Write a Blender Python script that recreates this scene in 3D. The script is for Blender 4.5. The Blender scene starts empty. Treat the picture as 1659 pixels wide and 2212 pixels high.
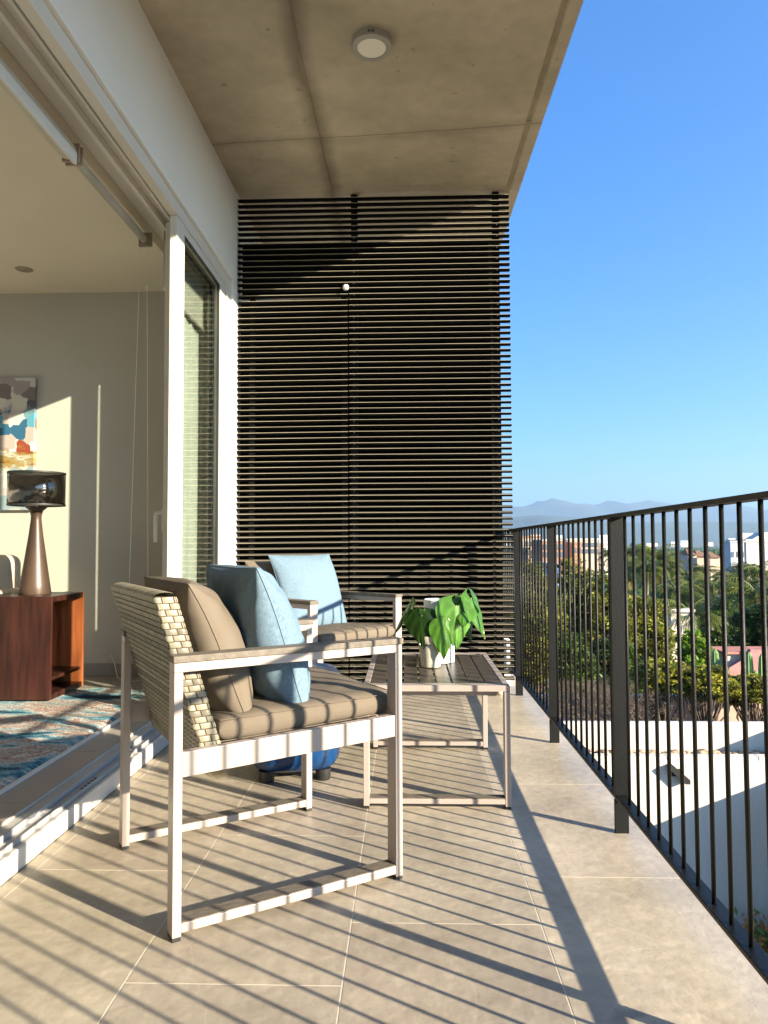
import bpy, bmesh, math, random
from mathutils import Vector, Matrix, noise
random.seed(7)
R = math.radians
S = bpy.context.scene
COL = S.collection

# ------------------------------------------------------------------ camera
CAM_H = 0.95
yaw, pitch, roll = math.atan(48.5/1560), math.atan(70/1560), -0.004
F = Vector((-math.sin(yaw)*math.cos(pitch), math.cos(yaw)*math.cos(pitch), math.sin(pitch)))
r0 = Vector((math.cos(yaw), math.sin(yaw), 0)); u0 = r0.cross(F)
rr = r0*math.cos(roll)+u0*math.sin(roll); uu = -r0*math.sin(roll)+u0*math.cos(roll)
cam = bpy.data.cameras.new('camera'); cam.sensor_fit = 'VERTICAL'; cam.sensor_height = 36
cam.lens = 36*1560/2212; cam.clip_start = 0.02; cam.clip_end = 60000
co = bpy.data.objects.new('camera', cam); COL.objects.link(co)
M = Matrix((rr, uu, -F)).transposed().to_4x4(); M.translation = (0, 0, CAM_H); co.matrix_world = M
S.camera = co
S.render.resolution_x, S.render.resolution_y = 768, 1024

# ------------------------------------------------------------------ light
SUN = Vector((-1, .63, -.385)).normalized()
SUN_EL = math.asin(-SUN.z); SUN_AZ = math.atan2(-SUN.x, -SUN.y)      # clockwise from +Y
sun = bpy.data.lights.new('sun', 'SUN'); sun.energy = 5.0; sun.angle = R(.6); sun.color = (1, .86, .66)
so = bpy.data.objects.new('sun', sun); COL.objects.link(so)
so.rotation_euler = SUN.to_track_quat('-Z', 'Y').to_euler()
w = bpy.data.worlds.new('World'); S.world = w; w.use_nodes = True
nt = w.node_tree; bg = nt.nodes['Background']
sky = nt.nodes.new('ShaderNodeTexSky'); sky.sky_type = 'NISHITA'; sky.sun_disc = False
sky.sun_elevation = SUN_EL; sky.sun_rotation = SUN_AZ; sky.altitude = 0
sky.air_density = 1.0; sky.dust_density = .5; sky.ozone_density = 4.0
hs = nt.nodes.new('ShaderNodeHueSaturation'); hs.inputs['Hue'].default_value = .503; hs.inputs['Saturation'].default_value = 1.36
gm_ = nt.nodes.new('ShaderNodeGamma'); gm_.inputs[1].default_value = .84; nt.links.new(sky.outputs[0], gm_.inputs[0]); nt.links.new(gm_.outputs[0], hs.inputs['Color']); tn_ = nt.nodes.new('ShaderNodeMix'); tn_.data_type = 'RGBA'; tn_.blend_type = 'MULTIPLY'; tn_.inputs[0].default_value = 1; tn_.inputs[7].default_value = (.62, .82, 1.0, 1)
nt.links.new(hs.outputs[0], tn_.inputs[6]); nt.links.new(tn_.outputs[2], bg.inputs[0])
bg.inputs[1].default_value = .092
S.view_settings.view_transform = 'Standard'; S.view_settings.look = 'None'
S.view_settings.exposure = 2.18; S.view_settings.gamma = 1
S.cycles.max_bounces = 9; S.cycles.diffuse_bounces = 5; S.cycles.transparent_max_bounces = 12
S.cycles.caustics_reflective = False; S.cycles.caustics_refractive = False

def P(px, py, Y):
    """the point at distance Y ahead for a sight line measured in the survey of the view"""
    d = F*1560+rr*(px-829.5)-uu*(py-1106); d *= Y/d.y; return Vector((d.x, Y, CAM_H+d.z))

# ------------------------------------------------------------------ materials
MATS = {}
def ramp(nt, pts):
    n = nt.nodes.new('ShaderNodeValToRGB'); e = n.color_ramp.elements
    while len(e) < len(pts): e.new(.5)
    for i, (p, c) in enumerate(pts):
        e[i].position = p; e[i].color = (*c, 1) if len(c) == 3 else c
    return n
def mat(name, col, rough=.6, var=.12, vscale=3., spec=.4, metal=0., bump=0., bscale=60., coat=0., detail=5, stretch=(1, 1, 1), var2=0., v2scale=40., attr=None, rvar=0.):
    if name in MATS: return MATS[name]
    m = bpy.data.materials.new(name); m.use_nodes = True; t = m.node_tree; b = t.nodes['Principled BSDF']
    L = t.links.new
    tc = t.nodes.new('ShaderNodeTexCoord'); mp = t.nodes.new('ShaderNodeMapping'); mp.inputs['Scale'].default_value = stretch
    L(tc.outputs['Object'], mp.inputs[0])
    n = t.nodes.new('ShaderNodeTexNoise'); n.inputs['Scale'].default_value = vscale; n.inputs['Detail'].default_value = detail
    L(mp.outputs[0], n.inputs[0])
    lo = tuple(max(0, c*(1-var*1.6)) for c in col); hi = tuple(min(1, c*(1+var*1.3)) for c in col)
    rp = ramp(t, [(.3, lo), (.7, hi)]); L(n.outputs[0], rp.inputs[0]); out = rp.outputs[0]
    if var2:
        n2 = t.nodes.new('ShaderNodeTexNoise'); n2.inputs['Scale'].default_value = v2scale; n2.inputs['Detail'].default_value = 3
        L(mp.outputs[0], n2.inputs[0])
        r2 = ramp(t, [(.3, (1-var2,)*3), (.7, (1+0*var2,)*3)]); L(n2.outputs[0], r2.inputs[0])
        mx = t.nodes.new('ShaderNodeMix'); mx.data_type = 'RGBA'; mx.blend_type = 'MULTIPLY'; mx.inputs[0].default_value = 1
        L(out, mx.inputs[6]); L(r2.outputs[0], mx.inputs[7]); out = mx.outputs[2]
    if attr:
        a = t.nodes.new('ShaderNodeAttribute'); a.attribute_name = attr
        mx = t.nodes.new('ShaderNodeMix'); mx.data_type = 'RGBA'; mx.blend_type = 'MULTIPLY'; mx.inputs[0].default_value = 1
        L(out, mx.inputs[6]); L(a.outputs['Color'], mx.inputs[7]); out = mx.outputs[2]
    L(out, b.inputs['Base Color'])
    b.inputs['Roughness'].default_value = rough; b.inputs['Specular IOR Level'].default_value = spec
    b.inputs['Metallic'].default_value = metal; b.inputs['Coat Weight'].default_value = coat
    if rvar:
        mr = t.nodes.new('ShaderNodeMapRange'); mr.inputs[3].default_value = rough-rvar; mr.inputs[4].default_value = rough+rvar
        L(n.outputs[0], mr.inputs[0]); L(mr.outputs[0], b.inputs['Roughness'])
    if bump:
        n3 = t.nodes.new('ShaderNodeTexNoise'); n3.inputs['Scale'].default_value = bscale; n3.inputs['Detail'].default_value = 4
        L(mp.outputs[0], n3.inputs[0]); bp = t.nodes.new('ShaderNodeBump'); bp.inputs['Strength'].default_value = bump
        bp.inputs['Distance'].default_value = .01; L(n3.outputs[0], bp.inputs['Height']); L(bp.outputs[0], b.inputs['Normal'])
    MATS[name] = m; return m
def nodes(m): return m.node_tree, m.node_tree.nodes['Principled BSDF'], m.node_tree.links.new
def leafmat(name, col, trans=.35, rough=.5, var=.35, vscale=.8, attr=None):
    m = mat(name, col, rough, var, vscale, spec=.35, attr=attr); t, b, L = nodes(m)
    tr = t.nodes.new('ShaderNodeBsdfTranslucent'); mx = t.nodes.new('ShaderNodeMixShader'); mx.inputs[0].default_value = trans
    src = b.inputs['Base Color'].links[0].from_socket
    mm = t.nodes.new('ShaderNodeMix'); mm.data_type = 'RGBA'; mm.blend_type = 'MULTIPLY'; mm.inputs[0].default_value = 1
    L(src, mm.inputs[6]); mm.inputs[7].default_value = (1.3, 1.45, .6, 1); L(mm.outputs[2], tr.inputs[0])
    L(b.outputs[0], mx.inputs[1]); L(tr.outputs[0], mx.inputs[2]); L(mx.outputs[0], t.nodes['Material Output'].inputs[0]); return m

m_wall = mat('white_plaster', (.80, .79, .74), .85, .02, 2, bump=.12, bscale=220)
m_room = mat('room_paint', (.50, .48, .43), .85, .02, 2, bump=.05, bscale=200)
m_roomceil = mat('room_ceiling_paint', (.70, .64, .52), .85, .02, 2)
m_white = mat('white_aluminium', (.68, .65, .59), .35, .02, 4)
m_black = mat('black_iron', (.0045, .005, .0045), .5, .3, 8, bump=.10, bscale=160, spec=.3)
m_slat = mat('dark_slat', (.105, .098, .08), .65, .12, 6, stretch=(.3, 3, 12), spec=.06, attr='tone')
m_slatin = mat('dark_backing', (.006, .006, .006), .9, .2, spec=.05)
m_alu = mat('champagne_aluminium', (.37, .315, .28), .38, .04, 8, metal=0.0, spec=.6, var2=.06, v2scale=300, stretch=(1, 1, 1))
m_plank = mat('taupe_plank', (.14, .12, .095), .6, .22, 30, stretch=(1, 8, 1), bump=.2, bscale=160)
m_cap = mat('black_plastic', (.02, .02, .02), .5, .1)
m_beige = mat('taupe_canvas', (.142, .116, .085), .85, .06, 5, bump=.25, bscale=900)
m_blueb = mat('blue_plastic', (.003, .042, .14), .28, .18, 7, spec=.6, bump=.15, bscale=40, var2=.2, v2scale=90)
m_pot = mat('cream_clay', (.60, .55, .43), .6, .05, 12, var2=.06, v2scale=120)
m_tube = mat('matt_white_glaze', (.66, .67, .68), .45, .01)
m_soil = mat('soil', (.05, .035, .02), .95, .4, 60, bump=1)
m_tabletop = mat('bronze_slat', (.075, .063, .048), .33, .12, 20, stretch=(1, .2, 1), spec=.6, rvar=.08)
m_mahog = mat('mahogany', (.032, .010, .006), .38, .45, 5, stretch=(5, 5, .5), spec=.5)
m_sofa = mat('sofa_linen', (.60, .50, .38), .9, .05, 6, bump=.3, bscale=500)
m_cush = mat('grey_velvet', (.17, .15, .15), .9, .1)
m_bronze = mat('bronze_glaze', (.062, .040, .027), .38, .3, 6, metal=.1, stretch=(1, 1, .25))
m_curt = mat('curtain_cloth', (.74, .73, .66), .9, .05, 3)
m_blind = mat('blind_cloth', (.62, .60, .52), .8, .03)
m_chain = mat('white_beads', (.75, .72, .62), .4, .02)
m_pebble = mat('pebble', (.34, .27, .2), .8, .1, 1, attr='tone')
m_vill = mat('villa_white', (.60, .55, .46), .8, .05, .8, stretch=(3, 3, .35), var2=.05, v2scale=3, bump=.08, bscale=30)
m_pink = mat('pink_plaster', (.48, .36, .29), .9, .12, 1.5)
m_terr = mat('terracotta', (.42, .17, .13), .9, .15, 2)
m_bark = mat('bark', (.11, .08, .055), .9, .3, 8)
m_palmbark = mat('palm_bark', (.17, .135, .10), .9, .3, 6, stretch=(1, 1, 6))

def fabric_weave(name, c1, c2, scale=420):
    m = mat(name, c1, .85, .02, 3); t, b, L = nodes(m)
    tc = t.nodes.new('ShaderNodeTexCoord'); a, c = [], []
    for st in ((scale, scale*.12, scale*.12), (scale*.12, scale, scale)):
        mp = t.nodes.new('ShaderNodeMapping'); mp.inputs['Scale'].default_value = (st[0], st[1], st[1]); L(tc.outputs['UV'], mp.inputs[0])
        n = t.nodes.new('ShaderNodeTexNoise'); n.inputs['Scale'].default_value = .32; n.inputs['Detail'].default_value = 2; L(mp.outputs[0], n.inputs[0]); a.append(n.outputs[0])
    ad = t.nodes.new('ShaderNodeMath'); ad.operation = 'ADD'; L(a[0], ad.inputs[0]); L(a[1], ad.inputs[1])
    dv = t.nodes.new('ShaderNodeMath'); dv.operation = 'MULTIPLY'; dv.inputs[1].default_value = .5; L(ad.outputs[0], dv.inputs[0])
    rp = ramp(t, [(.38, c1), (.62, c2)]); L(dv.outputs[0], rp.inputs[0]); L(rp.outputs[0], b.inputs['Base Color'])
    bp = t.nodes.new('ShaderNodeBump'); bp.inputs['Strength'].default_value = .25; bp.inputs['Distance'].default_value = .002
    L(dv.outputs[0], bp.inputs['Height']); L(bp.outputs[0], b.inputs['Normal']); return m
m_blue = fabric_weave('blue_linen', (.094, .158, .217), (.16, .237, .296), 900)

def wicker_mat():
    m = mat('wicker_strap', (.275, .256, .21), .42, .10, 40, spec=.45, attr='tone', stretch=(1, 1, 3)); return m
m_wick = wicker_mat()
m_wickgap = mat('wicker_gap', (.075, .055, .025), .8, .2)

def tile_mat():
    m = mat('stone_tile', (.48, .42, .325), .44, .15, 2.4, spec=.45, var2=.20, v2scale=26, attr='tone', detail=10, rvar=.10)
    t, b, L = nodes(m); tc = t.nodes.new('ShaderNodeTexCoord')
    # sparse pale veins
    mp = t.nodes.new('ShaderNodeMapping'); mp.inputs['Scale'].default_value = (1.1, .7, 1); mp.inputs['Rotation'].default_value = (0, 0, .4); L(tc.outputs['Object'], mp.inputs[0])
    n = t.nodes.new('ShaderNodeTexNoise'); n.inputs['Scale'].default_value = 1.6; n.inputs['Detail'].default_value = 7; n.inputs['Distortion'].default_value = .6; L(mp.outputs[0], n.inputs[0])
    s = t.nodes.new('ShaderNodeMath'); s.operation = 'SUBTRACT'; s.inputs[1].default_value = .5; L(n.outputs[0], s.inputs[0])
    ab = t.nodes.new('ShaderNodeMath'); ab.operation = 'ABSOLUTE'; L(s.outputs[0], ab.inputs[0])
    rp = ramp(t, [(0, (.045,)*3), (.004, (0, 0, 0))]); L(ab.outputs[0], rp.inputs[0])
    ad = t.nodes.new('ShaderNodeMix'); ad.data_type = 'RGBA'; ad.blend_type = 'ADD'; ad.inputs[0].default_value = 1
    src = b.inputs['Base Color'].links[0].from_socket; L(src, ad.inputs[6]); L(rp.outputs[0], ad.inputs[7])
    # damp marks near the railing
    vo = t.nodes.new('ShaderNodeTexNoise'); vo.inputs['Scale'].default_value = 9; L(tc.outputs['Object'], vo.inputs[0])
    sp = t.nodes.new('ShaderNodeVectorMath'); sp.operation = 'DISTANCE'; sp.inputs[1].default_value = (.50, 1.50, 0)
    sc = t.nodes.new('ShaderNodeVectorMath'); sc.operation = 'MULTIPLY_ADD'
    L(tc.outputs['Object'], sc.inputs[0]); sc.inputs[1].default_value = (1, 3.4, 0); sc.inputs[2].default_value = (0, -3.6, 0)
    L(sc.outputs[0], sp.inputs[0])
    r3 = ramp(t, [(.03, (1, 1, 1)), (.16, (0, 0, 0))]); L(sp.outputs['Value'], r3.inputs[0])
    r4 = ramp(t, [(.44, (0, 0, 0)), (.50, (.6,)*3)]); L(vo.outputs[0], r4.inputs[0])
    mu = t.nodes.new('ShaderNodeMath'); mu.operation = 'MULTIPLY'; L(r3.outputs[0], mu.inputs[0]); L(r4.outputs[0], mu.inputs[1])
    dk = t.nodes.new('ShaderNodeMix'); dk.data_type = 'RGBA'; dk.blend_type = 'MULTIPLY'; L(mu.outputs[0], dk.inputs[0]); L(ad.outputs[2], dk.inputs[6]); dk.inputs[7].default_value = (.35, .33, .3, 1)
    L(dk.outputs[2], b.inputs['Base Color'])
    n3 = t.nodes.new('ShaderNodeTexNoise'); n3.inputs['Scale'].default_value = 45; n3.inputs['Detail'].default_value = 6; L(tc.outputs['Object'], n3.inputs[0])
    bp = t.nodes.new('ShaderNodeBump'); bp.inputs['Strength'].default_value = .22; bp.inputs['Distance'].default_value = .006
    L(n3.outputs[0], bp.inputs['Height']); L(bp.outputs[0], b.inputs['Normal']); return m
m_tile = tile_mat()
m_grout = mat('grout', (.58, .53, .44), .9, .05)
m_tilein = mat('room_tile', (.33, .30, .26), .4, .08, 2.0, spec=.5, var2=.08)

def concrete_mat():
    m = mat('concrete', (.52, .46, .345), .85, .16, 1.6, detail=8, var2=.12, v2scale=14, bump=.18, bscale=70)
    t, b, L = nodes(m); tc = t.nodes.new('ShaderNodeTexCoord'); sx = t.nodes.new('ShaderNodeSeparateXYZ'); L(tc.outputs['Object'], sx.inputs[0])
    n = t.nodes.new('ShaderNodeTexNoise'); n.inputs['Scale'].default_value = 2.2; n.inputs['Detail'].default_value = 6; L(tc.outputs['Object'], n.inputs[0])
    def band(axis, pos, width, wob, strength, skew=0.):
        a = t.nodes.new('ShaderNodeMath'); a.operation = 'ADD'; a.inputs[1].default_value = -pos; L(sx.outputs[axis], a.inputs[0])
        if skew:
            k = t.nodes.new('ShaderNodeMath'); k.operation = 'MULTIPLY_ADD'; k.inputs[1].default_value = skew; L(sx.outputs[1-axis], k.inputs[0]); L(a.outputs[0], k.inputs[2]); a = k
        q = t.nodes.new('ShaderNodeMath'); q.operation = 'MULTIPLY_ADD'; q.inputs[1].default_value = wob; L(n.outputs[0], q.inputs[0]); L(a.outputs[0], q.inputs[2])
        q2 = t.nodes.new('ShaderNodeMath'); q2.operation = 'ADD'; q2.inputs[1].default_value = -wob*.5; L(q.outputs[0], q2.inputs[0])
        ab = t.nodes.new('ShaderNodeMath'); ab.operation = 'ABSOLUTE'; L(q2.outputs[0], ab.inputs[0])
        rp = ramp(t, [(0, (strength,)*3), (width, (0, 0, 0))]); L(ab.outputs[0], rp.inputs[0]); return rp.outputs[0]
    fac = [band(0, -.49, .085, .09, .9), band(0, -.49, .008, .012, .4), band(1, 4.05, .007, .03, .85, .075), band(1, 4.07, .07, .16, .30, .075)]
    vor = t.nodes.new('ShaderNodeTexNoise'); vor.inputs['Scale'].default_value = 17; vor.inputs['Detail'].default_value = 2; L(tc.outputs['Object'], vor.inputs[0])
    rv = ramp(t, [(.70, (0, 0, 0)), (.76, (.5,)*3)]); L(vor.outputs[0], rv.inputs[0]); fac.append(rv.outputs[0])
    src = b.inputs['Base Color'].links[0].from_socket
    for f in fac:
        mx = t.nodes.new('ShaderNodeMix'); mx.data_type = 'RGBA'; mx.blend_type = 'MULTIPLY'; L(f, mx.inputs[0]); L(src, mx.inputs[6]); mx.inputs[7].default_value = (.42, .40, .38, 1); src = mx.outputs[2]
    L(src, b.inputs['Base Color']); return m
m_conc = concrete_mat()

def glass_mat(name, tint, rough=0.0, ior=1.5, extra=0.):
    m = bpy.data.materials.new(name); m.use_nodes = True; t = m.node_tree; t.nodes.remove(t.nodes['Principled BSDF']); L = t.links.new
    tr = t.nodes.new('ShaderNodeBsdfTransparent'); tr.inputs[0].default_value = (*tint, 1)
    gl = t.nodes.new('ShaderNodeBsdfGlossy'); gl.inputs['Roughness'].default_value = rough
    lw = t.nodes.new('ShaderNodeLayerWeight'); pw = t.nodes.new('ShaderNodeMath'); pw.operation = 'POWER'; pw.inputs[1].default_value = 4.2; lw.inputs[0].default_value = .5
    L(lw.outputs['Facing'], pw.inputs[0]); fr = t.nodes.new('ShaderNodeMath'); fr.operation = 'MULTIPLY_ADD'; fr.inputs[1].default_value = .96; fr.inputs[2].default_value = .04; L(pw.outputs[0], fr.inputs[0])
    n = t.nodes.new('ShaderNodeTexNoise'); n.inputs['Scale'].default_value = 1.3
    bp = t.nodes.new('ShaderNodeBump'); bp.inputs['Strength'].default_value = .02; L(n.outputs[0], bp.inputs['Height']); L(bp.outputs[0], gl.inputs['Normal'])
    mx = t.nodes.new('ShaderNodeMixShader'); src = fr.outputs[0]
    if extra:
        a = t.nodes.new('ShaderNodeMath'); a.operation = 'ADD'; a.use_clamp = True; a.inputs[1].default_value = extra; L(src, a.inputs[0]); src = a.outputs[0]
    L(src, mx.inputs[0]); L(tr.outputs[0], mx.inputs[1]); L(gl.outputs[0], mx.inputs[2]); L(mx.outputs[0], t.nodes['Material Output'].inputs[0]); return m
m_glass = glass_mat('clear_glass', (.96, .985, .97))
m_smoke = glass_mat('smoked_acrylic', (.36, .34, .32), .03, extra=.10)

def rug_mat():
    m = mat('rug_pile', (.3, .3, .3), .95, .1); t, b, L = nodes(m); tc = t.nodes.new('ShaderNodeTexCoord')
    mp = t.nodes.new('ShaderNodeMapping'); mp.inputs['Scale'].default_value = (1.2, 2.9, 1); mp.inputs['Location'].default_value = (.7, 1.9, 0); L(tc.outputs['Object'], mp.inputs[0])
    n = t.nodes.new('ShaderNodeTexNoise'); n.inputs['Scale'].default_value = 1.5; n.inputs['Detail'].default_value = 9; n.inputs['Roughness'].default_value = .68; n.inputs['Distortion'].default_value = .5; L(mp.outputs[0], n.inputs[0])
    rp = ramp(t, [(.34, (.006, .02, .05)), (.42, (.012, .08, .13)), (.455, (.09, .32, .42)), (.485, (.30, .45, .48)), (.52, (.66, .62, .54)), (.545, (.36, .17, .11)), (.565, (.50, .46, .40)), (.68, (.08, .22, .27)), (.75, (.05, .04, .035))])
    L(n.outputs[0], rp.inputs[0])
    f = t.nodes.new('ShaderNodeTexNoise'); f.inputs['Scale'].default_value = 120; f.inputs['Detail'].default_value = 3; L(tc.outputs['Object'], f.inputs[0])
    r2 = ramp(t, [(.3, (.45,)*3), (.65, (1.1,)*3)]); L(f.outputs[0], r2.inputs[0])
    mx = t.nodes.new('ShaderNodeMix'); mx.data_type = 'RGBA'; mx.blend_type = 'MULTIPLY'; mx.inputs[0].default_value = 1; L(rp.outputs[0], mx.inputs[6]); L(r2.outputs[0], mx.inputs[7]); L(mx.outputs[2], b.inputs['Base Color'])
    bp = t.nodes.new('ShaderNodeBump'); bp.inputs['Strength'].default_value = .9; bp.inputs['Distance'].default_value = .01; L(f.outputs[0], bp.inputs['Height']); L(bp.outputs[0], b.inputs['Normal']); return m
m_rug = rug_mat()

# ------------------------------------------------------------------ mesh helpers
class MB:
    def __init__(s): s.v = []; s.f = []; s.c = []; s.uv = []
    def add(s, vs, fs, col=None, uvs=None):
        o = len(s.v); s.v += [tuple(v) for v in vs]
        for f in fs:
            s.f.append(tuple(o+i for i in f)); s.c.append(col)
        s.uv += (uvs if uvs else [(0, 0)]*len(vs))
    def box(s, x0, x1, y0, y1, z0, z1, M=None, col=None):
        vs = [Vector((x, y, z)) for z in (z0, z1) for y in (y0, y1) for x in (x0, x1)]
        if M: vs = [M @ v for v in vs]
        s.add(vs, [(0, 2, 3, 1), (4, 5, 7, 6), (0, 1, 5, 4), (2, 6, 7, 3), (0, 4, 6, 2), (1, 3, 7, 5)], col)
    def tube(s, pts, rad, n=10, col=None, caps=True):
        pts = [Vector(p) for p in pts]; rads = rad if isinstance(rad, (list, tuple)) else [rad]*len(pts); vs = []
        up = None
        for i, p in enumerate(pts):
            d = (pts[min(i+1, len(pts)-1)]-pts[max(i-1, 0)]).normalized()
            if up is None: up = Vector((0, 0, 1)) if abs(d.z) < .9 else Vector((1, 0, 0))
            a = d.cross(up).normalized(); b = d.cross(a); up = -b if b.dot(up) < 0 else b
            for k in range(n):
                t = 2*math.pi*k/n; vs.append(p+(a*math.cos(t)+b*math.sin(t))*rads[i])
        fs = [(i*n+k, i*n+(k+1) % n, (i+1)*n+(k+1) % n, (i+1)*n+k) for i in range(len(pts)-1) for k in range(n)]
        if caps: fs += [tuple(range(n-1, -1, -1)), tuple((len(pts)-1)*n+k for k in range(n))]
        s.add(vs, fs, col)
    def lathe(s, prof, c=(0, 0, 0), n=40, col=None, sq=None):
        vs = []
        for r, z in prof:
            for k in range(n):
                t = 2*math.pi*k/n; cx, sy = math.cos(t), math.sin(t)
                if sq: q = (abs(cx)**sq+abs(sy)**sq)**(-1/sq); cx *= q; sy *= q
                vs.append((c[0]+r*cx, c[1]+r*sy, c[2]+z))
        fs = [(i*n+k, i*n+(k+1) % n, (i+1)*n+(k+1) % n, (i+1)*n+k) for i in range(len(prof)-1) for k in range(n)]
        s.add(vs, fs, col)
    def prism(s, poly, axis, a0, a1, col=None, M=None):
        """extrude a 2-D polygon (other two axes in order) along axis"""
        def mk(p, a):
            v = [p[0], p[1]]; v.insert(axis, a); v = Vector(v); return M @ v if M else v
        n = len(poly); vs = [mk(p, a0) for p in poly]+[mk(p, a1) for p in poly]
        s.add(vs, [tuple(range(n)), tuple(range(2*n-1, n-1, -1))]+[(i, (i+1) % n, n+(i+1) % n, n+i) for i in range(n)], col)
    def build(s, name, m, parent=None, smooth=False, bevel=0., seg=2, uv=False, origin=None, fixn=True):
        me = bpy.data.meshes.new(name)
        org = Vector(origin) if origin else Vector((0, 0, 0))
        me.from_pydata([Vector(v)-org for v in s.v], [], s.f)
        if fixn:
            bm = bmesh.new(); bm.from_mesh(me); bmesh.ops.recalc_face_normals(bm, faces=bm.faces); bm.to_mesh(me); bm.free()
        if any(c is not None for c in s.c):
            a = me.color_attributes.new('tone', 'FLOAT_COLOR', 'CORNER')
            buf = []
            for p in me.polygons:
                c = s.c[p.index] or (1, 1, 1); buf += [c[0], c[1], c[2], 1]*p.loop_total
            a.data.foreach_set('color', buf)
        if uv:
            u = me.uv_layers.new(name='UVMap')
            for lp in me.loops: u.data[lp.index].uv = s.uv[lp.vertex_index]
        me.materials.append(m)
        if smooth: me.polygons.foreach_set('use_smooth', [True]*len(me.polygons))
        me.update()
        o = bpy.data.objects.new(name, me); COL.objects.link(o); o.location = org
        if parent: o.parent = parent
        if bevel:
            b = o.modifiers.new('bevel', 'BEVEL'); b.width = bevel; b.segments = seg; b.limit_method = 'ANGLE'; b.angle_limit = R(40); b.harden_normals = False
        return o
def tag(o, label, cat, group=None):
    o['label'] = label; o['category'] = cat
    if group: o['group'] = group
    return o
def thing(name, label, cat, loc=(0, 0, 0), rz=0, group=None):
    o = bpy.data.objects.new(name, None); COL.objects.link(o); o.location = loc; o.rotation_euler = (0, 0, rz); o.empty_display_size = .1
    return tag(o, label, cat, group)
def struct(o, kind='structure'): o['kind'] = kind; return o
def copy_tree(o, parent=None):
    c = o.copy(); COL.objects.link(c)
    if parent: c.parent = parent
    for ch in [x for x in COL.objects if x.parent == o]: copy_tree(ch, c)
    return c

# ================================================================== BALCONY STRUCTURE
WX = -1.137                                   # face of the facade wall
mb = MB()
TW, TL = .4745, .80
for i in range(-4, 1):
    x0 = .331+i*TW; x1 = x0+TW
    x0c = max(x0+.0022, WX); x1c = min(x1-.0022, .775)
    for k in range(-9, 10):
        y0 = 2.12+.262*i+k*TL; y1 = y0+TL
        if y1 < -3 or y0 > 8.5: continue
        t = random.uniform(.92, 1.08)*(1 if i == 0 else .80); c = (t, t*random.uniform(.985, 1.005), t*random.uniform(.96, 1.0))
        mb.box(x0c, x1c, y0+.0017, y1-.0017, -.010, 0, col=c)
fl = struct(mb.build('balcony_floor', m_tile))
mb = MB(); mb.box(WX, .774, -3, 8.5, -.0115, -.0006); struct(mb.build('floor_grout', m_grout))
mb = MB(); mb.box(-5.5, .77, -3, 8.5, -.30, -.0116); struct(mb.build('floor_slab', m_conc))

# concrete ceiling with drip groove along its outer edge
CZ = 3.28
mb = MB()
mb.prism([(-1.4, CZ), (.680, CZ), (.684, CZ+.022), (.712, CZ+.022), (.716, CZ+.004), (.775, CZ+.004), (.775, CZ+.34), (-1.4, CZ+.34)], 1, -3, 8.5)
mb.v = [(x, y, z+.030*(y-2.94)) for x, y, z in mb.v]          # it rises slightly to the far end
struct(mb.build('balcony_ceiling', m_conc))

# facade wall above the door, its jamb and the wall beyond the screen
t = thing('facade_wall', 'tall white plaster wall band above the sliding door, under the concrete ceiling', 'wall', (WX, 2, 0))
t.location = (0, 0, 0)
mb = MB(); mb.box(-1.40, WX, -3, 8.5, 2.70, CZ+.30); mb.build('lintel', m_wall, t, bevel=.004)
mb = MB(); mb.box(-1.40, WX, 4.66, 8.5, 0, 2.698); mb.build('jamb', m_wall, t, bevel=.004)
mb = MB(); mb.box(-5.5, .775, -3.2, -3.0, -.3, CZ+.3); mb.build('end_wall', m_wall, t)

# room shell
RF, RC, RY = .096, 2.642, 4.70
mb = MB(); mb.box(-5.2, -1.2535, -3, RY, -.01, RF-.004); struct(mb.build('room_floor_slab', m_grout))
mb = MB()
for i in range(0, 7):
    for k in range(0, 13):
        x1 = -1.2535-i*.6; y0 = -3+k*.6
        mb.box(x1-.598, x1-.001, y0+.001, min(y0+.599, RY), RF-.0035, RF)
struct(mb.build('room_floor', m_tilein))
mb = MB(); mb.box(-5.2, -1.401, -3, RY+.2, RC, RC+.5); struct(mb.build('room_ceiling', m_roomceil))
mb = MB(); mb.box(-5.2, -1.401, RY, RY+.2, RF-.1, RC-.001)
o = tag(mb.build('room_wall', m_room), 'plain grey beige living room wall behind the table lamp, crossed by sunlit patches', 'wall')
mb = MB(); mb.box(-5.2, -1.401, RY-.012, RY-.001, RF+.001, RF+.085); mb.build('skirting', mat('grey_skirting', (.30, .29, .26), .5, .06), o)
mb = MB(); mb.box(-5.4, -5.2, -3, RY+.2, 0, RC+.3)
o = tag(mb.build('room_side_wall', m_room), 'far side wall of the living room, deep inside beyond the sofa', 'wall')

# step under the door
t = thing('door_sill', 'white stepped aluminium sill with drainage slots under the sliding door', 'door sill')
mb = MB(); mb.box(-1.15, WX, -3, 4.655, .001, .066); mb.build('step_face', m_white, t, bevel=.003)
mb = MB()
for x0, x1, z in ((-1.162, -1.1505, .064), (-1.168, -1.1625, .078), (-1.205, -1.1685, .068), (-1.212, -1.2055, .088), (-1.252, -1.2125, .085)):
    mb.box(x0, x1, -3, 4.655, .001, z)
mb.build('track', mat('sill_grey', (.42, .42, .41), .4, .05), t, bevel=.0015)
mb = MB()
for y in (1.9, 2.62, 3.6):
    for k in range(5): mb.box(-1.186, -1.168, y+k*.028, y+k*.028+.014, .0701, .0712)
mb.build('drain_slots', m_cap, t)

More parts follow.
